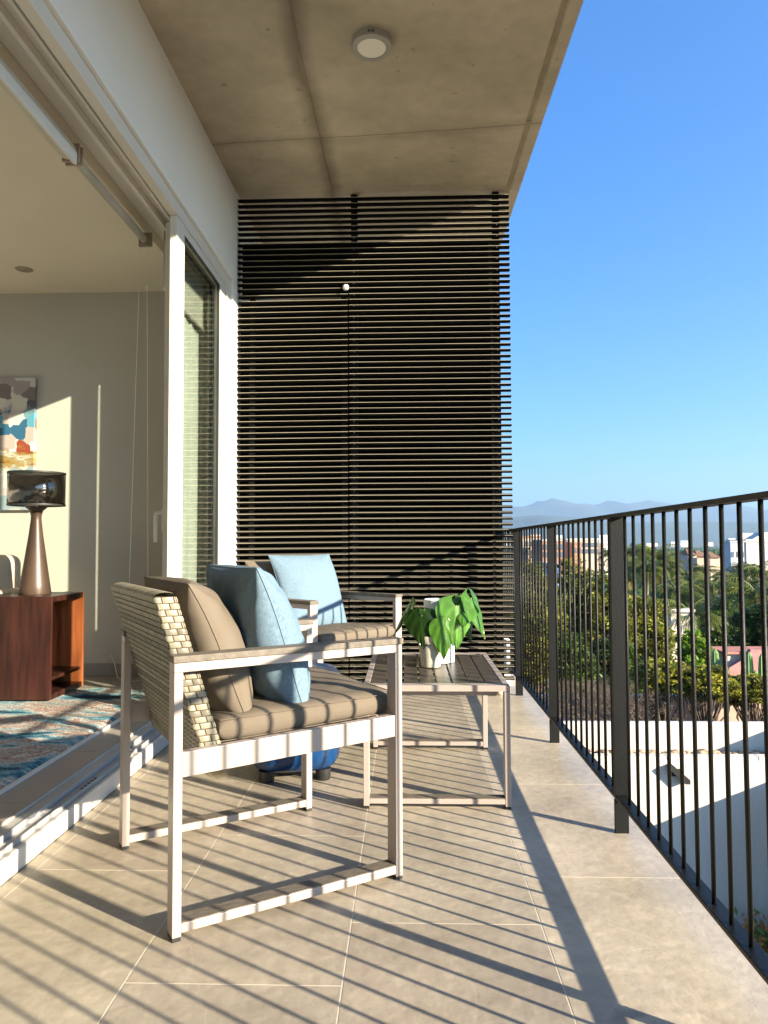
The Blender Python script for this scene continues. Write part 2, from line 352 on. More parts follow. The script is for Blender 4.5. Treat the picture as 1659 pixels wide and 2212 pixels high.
# ------------------------------------------------------------------ sliding door
t = thing('sliding_door', 'white framed sliding glass door stacked open against the far jamb', 'sliding door')
mb = MB()
mb.box(-1.200, -1.156, -3, 4.655, 2.632, 2.698); mb.box(-1.275, -1.2005, -3, 4.655, 2.674, 2.698)
mb.box(-1.236, -1.222, -3, 4.655, 2.650, 2.6735); mb.box(-1.295, -1.2755, -3, 4.655, 2.640, 2.698)
mb.build('head_frame', m_white, t, bevel=.002)
mb = MB(); mb.box(-1.295, -1.152, 4.565, 4.658, .095, 2.631); mb.build('side_frame', m_white, t, bevel=.002)
def sash(x0, x1, y0, y1, z0=.095, z1=2.63, st=.125):
    mb = MB()
    mb.box(x0, x1, y0, y0+st, z0, z1); mb.box(x0, x1, y1-st, y1, z0, z1)
    mb.box(x0, x1, y0+st, y1-st, z0, z0+.09); mb.box(x0, x1, y0+st, y1-st, z1-.045, z1)
    s = mb.build('sash', m_white, t, bevel=.002)
    mb = MB(); mb.box(x0+.012, x0+.018, y0+st-.004, y1-st+.004, z0+.086, z1-.041); mb.build('glass', m_glass, s)
    mb = MB()                                                  # dark gasket round the pane
    a, b, c, d = y0+st, y1-st, z0+.09, z1-.045
    for q in ((a, b, c, c+.008), (a, b, d-.012, d), (a, a+.006, c+.008, d-.012), (b-.014, b, c+.008, d-.012)): mb.box(x1-.018, x1-.004, *q)
    mb.build('gasket', m_cap, s)
    return s
sash(-1.196, -1.160, 3.575, 4.56, st=.128)
s2 = sash(-1.250, -1.215, 3.665, 4.55, z1=2.636, st=.09)
mb = MB()
mb.box(-1.268, -1.251, 3.70, 3.73, 1.02, 1.14); mb.tube([(-1.268, 3.715, 1.12), (-1.300, 3.715, 1.12), (-1.304, 3.715, 1.10), (-1.304, 3.715, .965)], .010, 10)
mb.build('door_handle', m_white, t, bevel=.002)

# ------------------------------------------------------------------ blinds
def blind(y0, y1, fab, label, chain=False):
    t = thing('roller_blind', label, 'blind', (-1.40, y1, 2.6), group='roller blinds rolled up over the door')
    t.location = (0, 0, 0)
    mb = MB(); mb.tube([(-1.405, y0+.02, 2.598), (-1.405, y1-.02, 2.598)], .019, 20); mb.build('roller_tube', mat('blind_tube', (.42, .40, .34), .5), t, smooth=False)
    if fab:
        mb = MB(); mb.tube([(-1.405, y0+.03, 2.596), (-1.405, y1-.03, 2.596)], .036, 28); mb.build('rolled_cloth', m_blind, t, smooth=True)
        mb = MB(); mb.box(-1.378, -1.364, y0+.03, y1-.03, 2.535, 2.585); mb.build('bottom_bar', m_white, t, bevel=.003)
    for y in (y0, y1):
        mb = MB()
        mb.box(-1.44, -1.368, y-.006, y+.006, 2.565, 2.641); mb.tube([(-1.405, y-.013, 2.598), (-1.405, y+.013, 2.598)], .03, 20)
        mb.build('bracket', mat('bracket_plastic', (.34, .27, .2), .5), t)
    return t
blind(-1.4, 2.93, True, 'long white roller blind with rolled cloth and bottom bar above the open doorway')
tb = blind(2.96, 3.80, False, 'shorter bare blind tube near the stacked door, with bead chains at its end')
def bead_chain(pts, parent):
    L = []; acc = 0; pts = [Vector(p) for p in pts]; step = .0085; carry = 0
    out = []
    for a, b in zip(pts, pts[1:]):
        d = (b-a).length; s = carry
        while s < d: out.append(a.lerp(b, s/d)); s += step
        carry = s-d
    mb = MB()
    for p in out:
        r = .0031; vs = [p+Vector(v)*r for v in ((1, 0, 0), (-1, 0, 0), (0, 1, 0), (0, -1, 0), (0, 0, 1), (0, 0, -1))]
        mb.add(vs, [(0, 2, 4), (2, 1, 4), (1, 3, 4), (3, 0, 4), (2, 0, 5), (1, 2, 5), (3, 1, 5), (0, 3, 5)])
    mb.tube(pts, .0010, 5); mb.build('bead_chain', m_chain, parent, smooth=True)
def cat(a, b, n=24, sag=.0): return [Vector(a).lerp(Vector(b), i/n) for i in range(n+1)]
x = -1.425
loop = [(-1.432, 3.80, 2.57), (-1.452, 3.80, 1.7), (-1.472, 3.80, .75), (-1.478, 3.80, .42), (-1.475, 3.80, .30), (-1.462, 3.80, .215), (-1.44, 3.80, .175), (-1.41, 3.80, .170),
        (-1.385, 3.80, .20), (-1.372, 3.80, .30), (-1.372, 3.80, .75), (-1.384, 3.80, 1.7), (-1.398, 3.80, 2.57)]
bead_chain(loop, tb)
mb = MB(); mb.lathe([(0, -.016), (.006, -.012), (.007, 0), (.006, .012), (0, .016)], (-1.3965, 3.80, 2.34), 12); mb.build('chain_joint', m_chain, tb, smooth=True)
# blind added behind the pane to trim the sun patch on the room wall
t = thing('sun_trim_blind', 'added white blind behind the pane of the stacked door, trimming the sun', 'blind')
mb = MB(); mb.box(-1.285, -1.2835, 3.74, 4.55, 2.326, 2.63); mb.build('blind_cloth', m_blind, t)
mb = MB(); mb.box(-1.292, -1.277, 3.74, 4.55, 2.308, 2.3255); mb.build('bottom_bar', m_white, t, bevel=.002)
# curtain
for n, ya, yb, lab in ((34, 4.147, 4.248, 'narrow gathered fold of pale curtain behind the glass, nearer the doorway'), (86, 4.270, 4.545, 'pleated pale curtain gathered behind the glass at the far jamb')):
  mb = MB()
  def curt(i, z):
    s = .2+.8*i/n*(yb-ya)/.27; y = ya+(yb-ya)*i/n; x = -1.335+.030*math.sin(s*2*math.pi*7+.3*math.sin(z))+.012*math.sin(s*40)
    return (x, y, z)
  vs = [curt(i, z) for z in (.12, .9, 1.7, 2.62) for i in range(n+1)]
  fs = [(r_*(n+1)+i, r_*(n+1)+i+1, (r_+1)*(n+1)+i+1, (r_+1)*(n+1)+i) for r_ in range(3) for i in range(n)]
  mb.add(vs, fs); c = mb.build('curtain', m_curt, smooth=True, fixn=False)
  sm = c.modifiers.new('sol', 'SOLIDIFY'); sm.thickness = .003
  tag(c, lab, 'curtain')

# ------------------------------------------------------------------ ceiling lamp
t = thing('ceiling_lamp', 'round surface mounted lamp with silver rim on the concrete ceiling', 'ceiling lamp', (-.150, 3.25, CZ+.0093))
mb = MB(); mb.lathe([(0, 0), (.088, 0), (.092, -.003), (.092, -.036), (.088, -.040), (.068, -.041), (.067, -.037)], (0, 0, 0), 64)
mb.build('housing', mat('silver_paint', (.42, .40, .37), .35, .04, metal=.35), t, smooth=True).modifiers.new('e', 'EDGE_SPLIT').split_angle = R(35)
mb = MB(); mb.lathe([(0, -.0385), (.0665, -.0385)], (0, 0, 0), 48); mb.build('diffuser', mat('opal_diffuser', (.86, .84, .74), .5, .01), t)
mb = MB()
for k in (-2.6, -1.7, -.8, .8, 1.7, 2.6):
    a = -math.pi/2+k*.055+.02; p = Vector((.0926*math.cos(a), .0926*math.sin(a), 0))
    Mx = Matrix.Translation(p) @ Matrix.Rotation(a, 4, 'Z'); mb.box(-.001, .0004, -.0014, .0014, -.026, -.014, Mx)
mb.build('vent_slot', m_cap, t)

# ------------------------------------------------------------------ railing
RX = .702
t = thing('balcony_railing', 'black iron balcony railing with flat posts and thin round balusters', 'railing', (RX, 2.44, 0)); t.location = (0, 0, 0)
posts = [2.441+1.08*k for k in range(-5, 5)]
mb = MB(); mb.box(RX-.024, RX+.024, -3, 7.9, 1.036, 1.048); mb.build('top_rail', m_black, t, bevel=.002)
mb = MB(); mb.box(RX-.021, RX+.021, -3, 7.9, .110, .122); mb.build('bottom_rail', m_black, t, bevel=.002)
pm = None; bmesh_ = None
for y in posts:
    if pm is None:
        mb = MB(); mb.box(-.0225, .0225, -.006, .006, 0, .1095); mb.box(-.0225, .0225, -.006, .006, .1225, 1.0355); pm = mb.build('post', m_black, t, bevel=.001); q = pm
        mb = MB(); mb.tube([(0, 0, .1222), (0, 0, 1.0358)], .0053, 10); bq = mb.build('baluster', m_black, t, smooth=True); b0 = bq
    else: q = pm.copy(); COL.objects.link(q)
    q.location = (RX, y, 0)
first = True; cnt = 0
for k, y in enumerate(posts):
    for j in range(1, 12):
        yy = y+1.08*j/12
        if yy < .25 or yy > 7.2: continue
        cnt += 1
        if first: q = b0; first = False
        else: q = b0.copy(); COL.objects.link(q)
        q.location = (RX, yy, 0)
        q.rotation_euler = (random.uniform(-.0015, .0015), random.uniform(-.0015, .0015), 0)
mb = MB()                                          # those behind the photographer cast the shadow bars too
for k, y in enumerate(posts):
    for j in range(1, 12):
        yy = y+1.08*j/12
        if yy < .25: mb.tube([(RX, yy, .1222), (RX, yy, 1.0358)], .0053, 8)
mb.build('rear_balusters', m_black, t, smooth=True)['kind'] = 'stuff'

# ------------------------------------------------------------------ louvre screen
SY = 4.77; PITCH = .0388
def slat_rows(mb, x0, x1, z0, z1, skew=0., gap=0):
    z = z0
    while z < z1:
        dz = random.uniform(-.0006, .0006); s = skew*(x1-x0)
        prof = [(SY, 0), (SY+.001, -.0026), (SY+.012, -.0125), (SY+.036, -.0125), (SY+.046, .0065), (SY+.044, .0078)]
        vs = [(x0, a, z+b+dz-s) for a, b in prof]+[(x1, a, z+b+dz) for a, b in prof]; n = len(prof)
        mb.add(vs, [tuple(range(n)), tuple(range(2*n-1, n-1, -1))]+[(i, (i+1) % n, n+(i+1) % n, n+i) for i in range(1, n-1)], (.035, .035, .04))  # shade painted into undersides and ends, near black
        mb.add(vs, [(0, 1, n+1, n)], (3.6, 3.5, 3.2))  # bright glint painted onto the nose edge
        lit_top = random.uniform(.85, 1.1); mb.add(vs, [(n-1, 0, n, 2*n-1)], (lit_top, lit_top, lit_top))      # sunlit tone painted into the upper face only
        z += PITCH
t = thing('louvre_screen', 'tall dark louvre screen of horizontal blades closing the end of the balcony', 'screen', (0, SY, 0)); t.location = (0, 0, 0)
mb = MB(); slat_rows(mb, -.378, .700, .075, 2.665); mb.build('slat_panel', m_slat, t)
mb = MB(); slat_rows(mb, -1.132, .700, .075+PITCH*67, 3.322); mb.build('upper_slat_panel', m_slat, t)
for x in (-.345, .615):
    mb = MB(); mb.box(x-.022, x+.022, SY+.047, SY+.09, .002, 3.345); mb.build('post', m_black, t)
    mb = MB(); mb.tube([(0, 0, 0), (0, -.004, -.001)], .003, 8); sc0 = mb.build('screw', mat('steel_screw', (.2, .2, .19), .3, .05, metal=.6), t)
    for k in range(0, 80, 2):
        q = sc0 if k == 0 else sc0.copy(); q.location = (x, SY+.007, .075+PITCH*k-.008)
        if k: COL.objects.link(q)
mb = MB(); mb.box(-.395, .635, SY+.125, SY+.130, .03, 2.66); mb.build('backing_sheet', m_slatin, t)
mb = MB(); mb.box(-1.13, .635, SY+.091, SY+.125, 2.64, 2.665); mb.build('cross_rail', m_black, t)
mb = MB(); mb.box(-1.13, .635, SY+.131, SY+.136, 2.655, 3.02); mb.build('gap_dark_sheet', m_slatin, t)  # dark sheet added behind the open upper part to blacken its gaps
t = thing('louvre_gate', 'hinged dark louvre gate in the left part of the screen, behind the far armchair', 'gate'); 
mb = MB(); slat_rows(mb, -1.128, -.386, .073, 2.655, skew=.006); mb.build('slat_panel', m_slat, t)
for x in (-1.04, -.415):
    mb = MB(); mb.box(x-.018, x+.018, SY+.047, SY+.085, .02, 2.635); mb.build('stile', m_black, t)
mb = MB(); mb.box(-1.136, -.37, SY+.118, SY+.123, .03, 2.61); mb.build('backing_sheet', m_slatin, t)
mb = MB()
mb.lathe([(0, -.018), (.014, -.016), (.020, -.006), (.020, .008), (.014, .017), (0, .019)], (-.397, SY-.022, 2.668), 16)
mb.tube([(-.397, SY-.018, 2.668), (-.397, SY+.002, 2.66)], .006, 8)
tag(mb.build('latch_knob', mat('white_knob', (.8, .8, .75), .3, .02), smooth=True), 'small white knob fixed at the top corner of the louvre gate', 'knob')
# neighbour's half of the balcony behind the screen
mb = MB(); mb.box(.648, .688, 4.90, 5.25, .001, .31); tag(mb.build('balcony_upstand', m_wall, bevel=.003), 'low white upstand just past the screen, behind the railing post', 'upstand')
t = thing('neighbour_screen', 'second dark screen of the balcony beyond, glimpsed through the upper blades', 'screen')
mb = MB()
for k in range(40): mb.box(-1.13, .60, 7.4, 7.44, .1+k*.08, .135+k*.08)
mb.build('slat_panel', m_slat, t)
mb = MB(); mb.box(.18, .21, 7.3, 7.33, 0, 3.27); mb.box(-.3, -.28, 7.3, 7.33, 0, 3.27); mb.build('post', m_black, t)
# small succulent by the post
t = thing('small_succulent', 'tiny pale rosette plant on the floor between table leg and screen', 'plant', (.585, 4.62, 0))
mb = MB()
for k in range(16):
    a = k*2.4; l = .05+.02*random.random(); e = .25+.05*k
    d = Vector((math.cos(a)*math.cos(e), math.sin(a)*math.cos(e), math.sin(e))); s = Vector((-math.sin(a), math.cos(a), 0)); b = Vector((0, 0, .03))
    mb.add([b, b+d*l*.5+s*.012, b+d*l, b+d*l*.5-s*.012, b+d*l*.45+Vector((0, 0, -.006))], [(0, 1, 2), (0, 2, 3), (0, 4, 1), (1, 4, 2), (2, 4, 3), (3, 4, 0)])
mb.build('leaves', mat('succulent_green', (.42, .48, .34), .6, .15), t, fixn=False)
mb = MB(); mb.lathe([(0, .001), (.022, .001), (.03, .03), (.024, .032), (0, .030)], (0, 0, 0), 16); mb.build('cup', m_pot, t, smooth=True)

# ================================================================== FURNITURE
def woven_back(parent):
    """rows of flat straps wrapped round a leaning panel"""
    H0, H1 = .405, .822; Y0, Y1 = .045, .630; T = .052
    def centre_x(z): return .115-.128*(z-H0)/(H1-H0)
    def surf(u, z, off=0):
        # u runs round the perimeter: rear (0..W), far side, front, near side
        W = Y1-Y0; per = 2*(W+T); u %= per; cx = centre_x(z); rd = .006
        if u < W: return Vector((cx-T/2-off, Y0+u, z))
        if u < W+T: return Vector((cx-T/2+(u-W), Y1+off, z))
        if u < 2*W+T: return Vector((cx+T/2+off, Y1-(u-W-T), z))
        return Vector((cx+T/2-(u-2*W-T), Y0-off, z))
    mb = MB(); per = 2*(Y1-Y0+T); rows = 26; rh = (H1-H0)/rows; n = 42; cw = per/n
    for r_ in range(rows):
        z0 = H0+r_*rh; base = random.choice([1.0, .93, .62, .82, .55, .9]) ; warm = random.uniform(.90, .97)
        for k in range(n):
            u0 = (k+(.5*(r_ % 2) if r_ > 9 else .30*r_))*cw; g = .0017
            t = base*random.uniform(.88, 1.08); c = (t, t*warm*1.05, t*warm*.93)
            if abs(base-.62) < .1: c = (t, t, t*.93)
            ua, ub = u0+g, u0+cw-g; za, zb = z0+g*.6, z0+rh-g*.8
            N = 4; vs = []
            for j in range(3):
                for i in range(N+1):
                    uu_ = ua+(ub-ua)*i/N; zz = za+(zb-za)*j/2
                    h = .0012+(.0032*math.sin(math.pi*i/N))*(1. if j == 1 else .55)
                    vs.append(surf(uu_, zz, h))
            fs = [(j*(N+1)+i, j*(N+1)+i+1, (j+1)*(N+1)+i+1, (j+1)*(N+1)+i) for j in range(2) for i in range(N)]
            mb.add(vs, fs, c)
    # straps folded over the top edge
    m = 17
    for k in range(m):
        y0 = Y0+(Y1-Y0)*k/m+.001; y1 = Y0+(Y1-Y0)*(k+1)/m-.001; t = random.uniform(.7, 1.0); cx = centre_x(H1)
        vs = []
        for i in range(9):
            a = math.pi*i/8; xx = cx-(T/2+.004)*math.cos(a); zz = H1-.002+.013*math.sin(a)
            vs += [(xx, y0, zz), (xx, (y0+y1)/2, zz+.0015), (xx, y1, zz)]
        fs = [(i*3+j, i*3+j+1, i*3+j+4, i*3+j+3) for i in range(8) for j in range(2)]
        mb.add(vs, fs, (t, t*.97, t*.84))
    b = mb.build('backrest', m_wick, parent, smooth=True, fixn=True)
    mb = MB()
    vs = []
    for z in (H0-.03, H1):
        cx = centre_x(z); vs += [(cx-T/2, Y0, z), (cx+T/2, Y0, z), (cx+T/2, Y1, z), (cx-T/2, Y1, z)]
    mb.add(vs, [(0, 1, 2, 3), (4, 5, 6, 7), (0, 1, 5, 4), (1, 2, 6, 5), (2, 3, 7, 6), (3, 0, 4, 7)]); mb.build('backrest_core', m_wickgap, b)
    # straps wrapped vertically round the lower edge
    mb = MB(); m = 52
    for k in range(m):
        y0 = Y0+(Y1-Y0)*k/m; y1 = y0+(Y1-Y0)/m-.0022; t = random.choice([.5, .7, .9, 1.]); cx = centre_x(H0)
        rim = [(cx-T/2-.003, H0+.012), (cx-T/2-.006, H0-.004), (cx-T/2+.002, H0-.034), (cx+.005, H0-.050), (cx+T/2+.01, H0-.046)]
        vs = [(a, y, z) for a, z in rim for y in (y0, y1)]
        mb.add(vs, [(2*i, 2*i+1, 2*i+3, 2*i+2) for i in range(4)], (t, t*.95, t*.74))
    mb.build('lower_binding', m_wick, b, fixn=False)

def armchair(label, loc, rz):
    t = thing('armchair', label, 'armchair', loc, rz, 'woven armchairs on the balcony')
    D_, W_ = .650, .661; LW = .048; LT = .022; AH = .662
    for sy in (0, W_-LW):
        for x in (0, D_-LT):
            mb = MB(); mb.box(x, x+LT, sy, sy+LW, .010, AH-.0225); l = mb.build('leg', m_alu, t, bevel=.0015)
            mb = MB(); mb.box(x+.001, x+LT-.001, sy+.001, sy+LW-.001, 0, .0098); mb.build('foot_cap', m_cap, l)
        mb = MB(); mb.box(LT+.0002, D_-LT-.0002, sy+.001, sy+LW-.001, .018, .040); ru = mb.build('runner', m_alu, t, bevel=.0015)
        mb = MB(); mb.box(LT+.001, D_-LT-.001, sy+.002, sy+LW-.002, .0402, .0430); mb.build('runner_strip', m_plank, ru)
        mb = MB(); mb.box(0, D_, sy, sy+LW, AH-.022, AH); a = mb.build('armrest', m_alu, t, bevel=.0015)
        mb = MB(); mb.box(-.003, D_+.004, sy-.004, sy+LW+.004, AH+.0005, AH+.018); mb.build('arm_plank', m_plank, a, bevel=.0025)
        # side apron, rising to the front
        y0, y1 = (sy+.002, sy+.026) if sy == 0 else (sy+.022, sy+.046)
        mb = MB(); x0, x1 = LT+.0005, D_-LT-.0005
        vs = [(x, y, z) for x, za, zb in ((x0, .386, .446), (x1, .402, .462)) for z in (za, zb) for y in (y0, y1)]
        mb.add(vs, [(0, 1, 3, 2), (4, 6, 7, 5), (0, 4, 5, 1), (2, 3, 7, 6), (0, 2, 6, 4), (1, 5, 7, 3)]); mb.build('apron', m_alu, t, bevel=.0015)
    # woven seat deck
    mb = MB(); sx, sy_ = 20, 20
    for i in range(sx):
        for j in range(sy_):
            x0 = .135+.50*i/sx; x1 = x0+.50/sx-.001; y0 = .052+.556*j/sy_; y1 = y0+.556/sy_-.001
            zf = lambda x: .417+.030*x+.0
            tt = random.uniform(.55, 1.)
            h = .004 if (i+j) % 2 else .0015
            vs = [(x0, y0, zf(x0)), (x1, y0, zf(x1)), (x1, y1, zf(x1)), (x0, y1, zf(x0)), ((x0+x1)/2, (y0+y1)/2, zf(x0)+h)]
            mb.add(vs, [(0, 1, 4), (1, 2, 4), (2, 3, 4), (3, 0, 4)], (tt, tt*.96, tt*.78))
    for k in range(40):                                # rolled edges of the weave
        x0 = .135+.50*k/40; tt = random.uniform(.5, 1.)
        for yb in (.052, .608):
            zz = .419+.03*x0
            mb.tube([(x0, yb, zz-.012), (x0+.006, yb, zz+.004), (x0+.011, yb, zz-.012)], .0035, 6, (tt, tt*.96, tt*.78))
    for k in range(44):
        y0 = .054+.556*k/44; tt = random.choice([.55, .75, .95])
        rim = [(.626, .440), (.634, .434), (.634, .412), (.622, .404)]
        mb.add([(a, y, z) for a, z in rim for y in (y0, y0+.0105)], [(2*i, 2*i+1, 2*i+3, 2*i+2) for i in range(3)], (tt, tt*.95, tt*.76))
    s = mb.build('seat_deck', m_wick, t, fixn=False)
    mb = MB(); mb.box(.145, .618, .054, .606, .395, .416); mb.build('seat_core', m_wickgap, s)
    woven_back(t)
    for y in (.0485, .611):                            # hinge bracket where the back meets the arms
        mb = MB(); mb.tube([(.045, y-.002, .618), (.045, y+.002, .618)], .020, 18); mb.build('hinge_plate', m_alu, t)
    return t
A1 = (Vector((-.565, 1.751, 0)), R(32.25)); A2 = (Vector((-.953, 3.886, 0)), R(-41))
armchair('near woven armchair with pale metal frame, seen from behind beside the doorway', A1[0], A1[1])
armchair('far woven armchair angled towards the camera, in front of the louvre screen', A2[0], A2[1])
def T(A, p):
    c, s = math.cos(A[1]), math.sin(A[1]); return Vector((A[0].x+c*p[0]-s*p[1], A[0].y+s*p[0]+c*p[1], p[2]))

def pillow(name, A, bot, top, y0, y1, thick, m, label, cat_, group, seed=0, piping=None, sag=.0, wr=.014):
    """bot/top = (x, z) of the lower and upper edge in the chair's own frame, y0..y1 its width"""
    N = 56; B = Vector((bot[0], 0, bot[1])); Tp = Vector((top[0], 0, top[1])); up = (Tp-B); h = up.length; up.normalize()
    nrm = Vector((up.z, 0, -up.x)); w_ = y1-y0; mb = MB()
    for side in (1, -1):
        vs, uvs = [], []
        for j in range(N+1):
            for i in range(N+1):
                u = math.sin(math.pi/2*(-1+2*i/N)*.98)/math.sin(math.pi/2*.98); v = math.sin(math.pi/2*(-1+2*j/N)*.98)/math.sin(math.pi/2*.98)
                pu = u*(1-.055*(1-v*v)**1.0*abs(u)); pv = v*(1-.055*(1-u*u)*abs(v))
                k = max(0, (1-u*u))*max(0, (1-v*v))
                th = thick/2*(k**.42)*(1-.18*v+sag*0)
                q = Vector((u*1.7+seed*3.1, v*1.7+side*5, seed*1.3))
                wrk = noise.noise(q*1.2)*.9+noise.noise(q*2.9)*.55
                # creases running in from the corners
                for cx_, cy_ in ((-1, -1), (1, -1), (-1, 1), (1, 1)):
                    d = math.hypot(u-cx_, v-cy_); an = math.atan2(v-cy_, u-cx_)
                    wrk += math.sin(an*9+seed+cx_)*math.exp(-d*2.4)*1.3*min(1, d*3)
                th += side*0+wr*wrk*(k**.3)
                th = max(th, 0.0)
                P3 = B+up*(h*(pv+1)/2)+Vector((0, (y0+y1)/2+w_/2*pu, 0))+nrm*(side*th)
                P3 += nrm*(.022*math.sin(v*1.5+.6)*1.0-.012*u*u)
                P3.z = max(P3.z, bot[1]+.002)
                vs.append(T(A, P3)); uvs.append((u*.5+.5+side, v*.5+.5))
        mb.add(vs, [(j*(N+1)+i, j*(N+1)+i+1, (j+1)*(N+1)+i+1, (j+1)*(N+1)+i) for j in range(N) for i in range(N)], None, uvs)
    org = T(A, (bot[0], (y0+y1)/2, bot[1]))
    o = mb.build(name, m, smooth=True, uv=True, origin=org)
    tag(o, label, cat_, group)
    # seam round the edge
    mb = MB(); pts = []
    for e in range(4):
        for i in range(14):
            s = -1+2*i/14; u, v = [(s, -1), (1, s), (-s, 1), (-1, -s)][e]
            pu = u*(1-.055*(1-v*v)*abs(u)); pv = v*(1-.055*(1-u*u)*abs(v))
            P3 = B+up*(h*(pv+1)/2)+Vector((0, (y0+y1)/2+w_/2*pu, 0)); P3 += nrm*(.022*math.sin(v*1.5+.6)-.012*u*u); P3.z = max(P3.z, bot[1]+.003)
            pts.append(T(A, P3)-org)
    pts.append(pts[0]); mb.tube(pts, .0022, 6, caps=False); sm = mb.build('seam', m, o, smooth=True, uv=True)
    return o
def seat_cushion(A, label, seed):
    N = 40; mb = MB(); x0, x1, y0, y1 = .125, .668, .056, .604; hx, hy = (x1-x0)/2, (y1-y0)/2; th = .035
    def shape(u, v, side):
        e = max(abs(u), abs(v)); k = (1-abs(u)**18)*(1-abs(v)**18); k = max(0, k)
        c = th*(k**.42); b = .009*(1-u*u)*(1-v*v) if side > 0 else 0
        cr = 1-.03*(abs(u)*abs(v))**6
        q = Vector((u*2+seed, v*2, side)); wv = .004*noise.noise(q*1.3)+.0025*noise.noise(q*3.5)
        zc = .468+.030*(u*hx+.3)
        return Vector((x0+hx+hx*u*cr, y0+hy+hy*v*cr, zc+side*c+(b+wv)*(k**.4)))
    for side in (1, -1):
        vs, uvs = [], []
        for j in range(N+1):
            for i in range(N+1):
                u = math.sin(math.pi/2*(-1+2*i/N)); v = math.sin(math.pi/2*(-1+2*j/N)); u = math.copysign(abs(u)**.7, u); v = math.copysign(abs(v)**.7, v)
                vs.append(T(A, shape(u, v, side))); uvs.append((u*.5+.5+side, v*.5+.5))
        mb.add(vs, [(j*(N+1)+i, j*(N+1)+i+1, (j+1)*(N+1)+i+1, (j+1)*(N+1)+i) for j in range(N) for i in range(N)], None, uvs)
    org = T(A, (.4, .33, .455)); o = mb.build('seat_cushion', m_beige, smooth=True, uv=True, origin=org)
    tag(o, label, 'cushion', 'taupe seat cushions of the armchairs')
    mb = MB()
    for dz in (-.027, .027):
        pts = []
        for e in range(4):
            for i in range(16):
                s = -1+2*i/16; u, v = [(s, -.995), (.995, s), (-s, .995), (-.995, -s)][e]
                cr = 1-.03*(abs(u)*abs(v))**6-.008
                pts.append(T(A, (x0+hx+hx*u*cr, y0+hy+hy*v*cr, .468+.030*(u*hx+.3)+dz))-org)
        pts.append(pts[0]); mb.tube(pts, .0016, 6, caps=False)
    mb.build('piping', m_beige, o, smooth=True)
seat_cushion(A1, 'taupe seat cushion on the near armchair, striped by baluster shadows', 1)
seat_cushion(A2, 'taupe seat cushion on the far armchair beneath its blue pillow', 5)
G = 'throw pillows on the armchairs'
pillow('pillow', A1, (.245, .492), (.050, .846), .085, .600, .20, m_beige, 'taupe pillow leaning on the woven back of the near armchair, behind the blue one', 'pillow', G, 2, wr=.008)
pillow('pillow', A1, (.415, .487), (.235, .884), .085, .545, .20, m_blue, 'larger looking light blue linen pillow on the near armchair', 'pillow', G, 3)
pillow('pillow', A2, (.225, .492), (.055, .858), .05, .50, .15, m_beige, 'taupe pillow mostly hidden behind the blue one on the far armchair', 'pillow', G, 4, wr=.008)
pillow('pillow', A2, (.365, .490), (.175, .892), .115, .555, .14, m_blue, 'light blue linen pillow on the far armchair, facing the camera, crossed by a railing shadow', 'pillow', G, 6, wr=.007)

# ------------------------------------------------------------------ coffee table
t = thing('coffee_table', 'low rectangular metal table with dark slatted top beside the railing', 'table', (.105, 3.04, 0)); t.location = (0, 0, 0)
X0, X1, Y0, Y1, TZ = -.160, .370, 2.64, 3.44, .44
mb = MB()
for x0, x1, y0, y1 in ((X0, X1, Y0, Y0+.045), (X0, X1, Y1-.045, Y1), (X0, X0+.022, Y0+.0452, Y1-.0452), (X1-.022, X1, Y0+.0452, Y1-.0452)):
    mb.box(x0, x1, y0, y1, TZ-.022, TZ)
mb.build('top_frame', m_alu, t, bevel=.0015)
ns = 8; sw = (X1-X0-.044)/ns
for k in range(ns):
    mb = MB(); mb.box(X0+.022+k*sw+.0035, X0+.022+(k+1)*sw-.0035, Y0+.047, Y1-.047, TZ-.016, TZ-.001); mb.build('top_slat', m_tabletop, t, bevel=.0015)
for y in (Y0, Y1-.045):
    for x in (X0, X1-.021):
        mb = MB(); mb.box(x, x+.021, y, y+.045, .010, TZ-.0225); l = mb.build('leg', m_alu, t, bevel=.0015)
        mb = MB(); mb.box(x+.001, x+.020, y+.001, y+.044, 0, .0098); mb.build('foot_cap', m_cap, l)
    mb = MB(); mb.box(X0+.0212, X1-.0212, y+.001, y+.044, .018, .036); ru = mb.build('runner', m_alu, t, bevel=.0015)
    mb = MB(); mb.box(X0+.022, X1-.022, y+.002, y+.043, .0362, .0390); mb.build('runner_strip', m_plank, ru)
for x in (X0+.04, X1-.065):
    mb = MB(); mb.box(x, x+.025, Y0+.06, Y1-.06, TZ-.045, TZ-.0165); mb.build('under_rail', m_alu, t, bevel=.0015)
for ya in (Y0+.05, Y1-.07):
    mb = MB(); mb.box(X0+.067, X1-.067, ya, ya+.02, TZ-.046, TZ-.0225); mb.build('cross_rail', m_alu, t, bevel=.0015)
for x in (X1-.075, X0+.05):
    mb = MB(); mb.box(x, x+.03, Y0+.0465, Y0+.0495, TZ-.047, TZ-.0225); mb.tube([(x+.015, Y0+.047, TZ-.034), (x+.015, Y0+.043, TZ-.034)], .005, 10); mb.build('bracket', m_alu, t)
mb = MB(); mb.prism([(Y0+.046, TZ-.023), (Y0+.12, TZ-.023), (Y0+.046, TZ-.11)], 0, X1-.012, X1-.009); mb.build('corner_brace', m_alu, t)

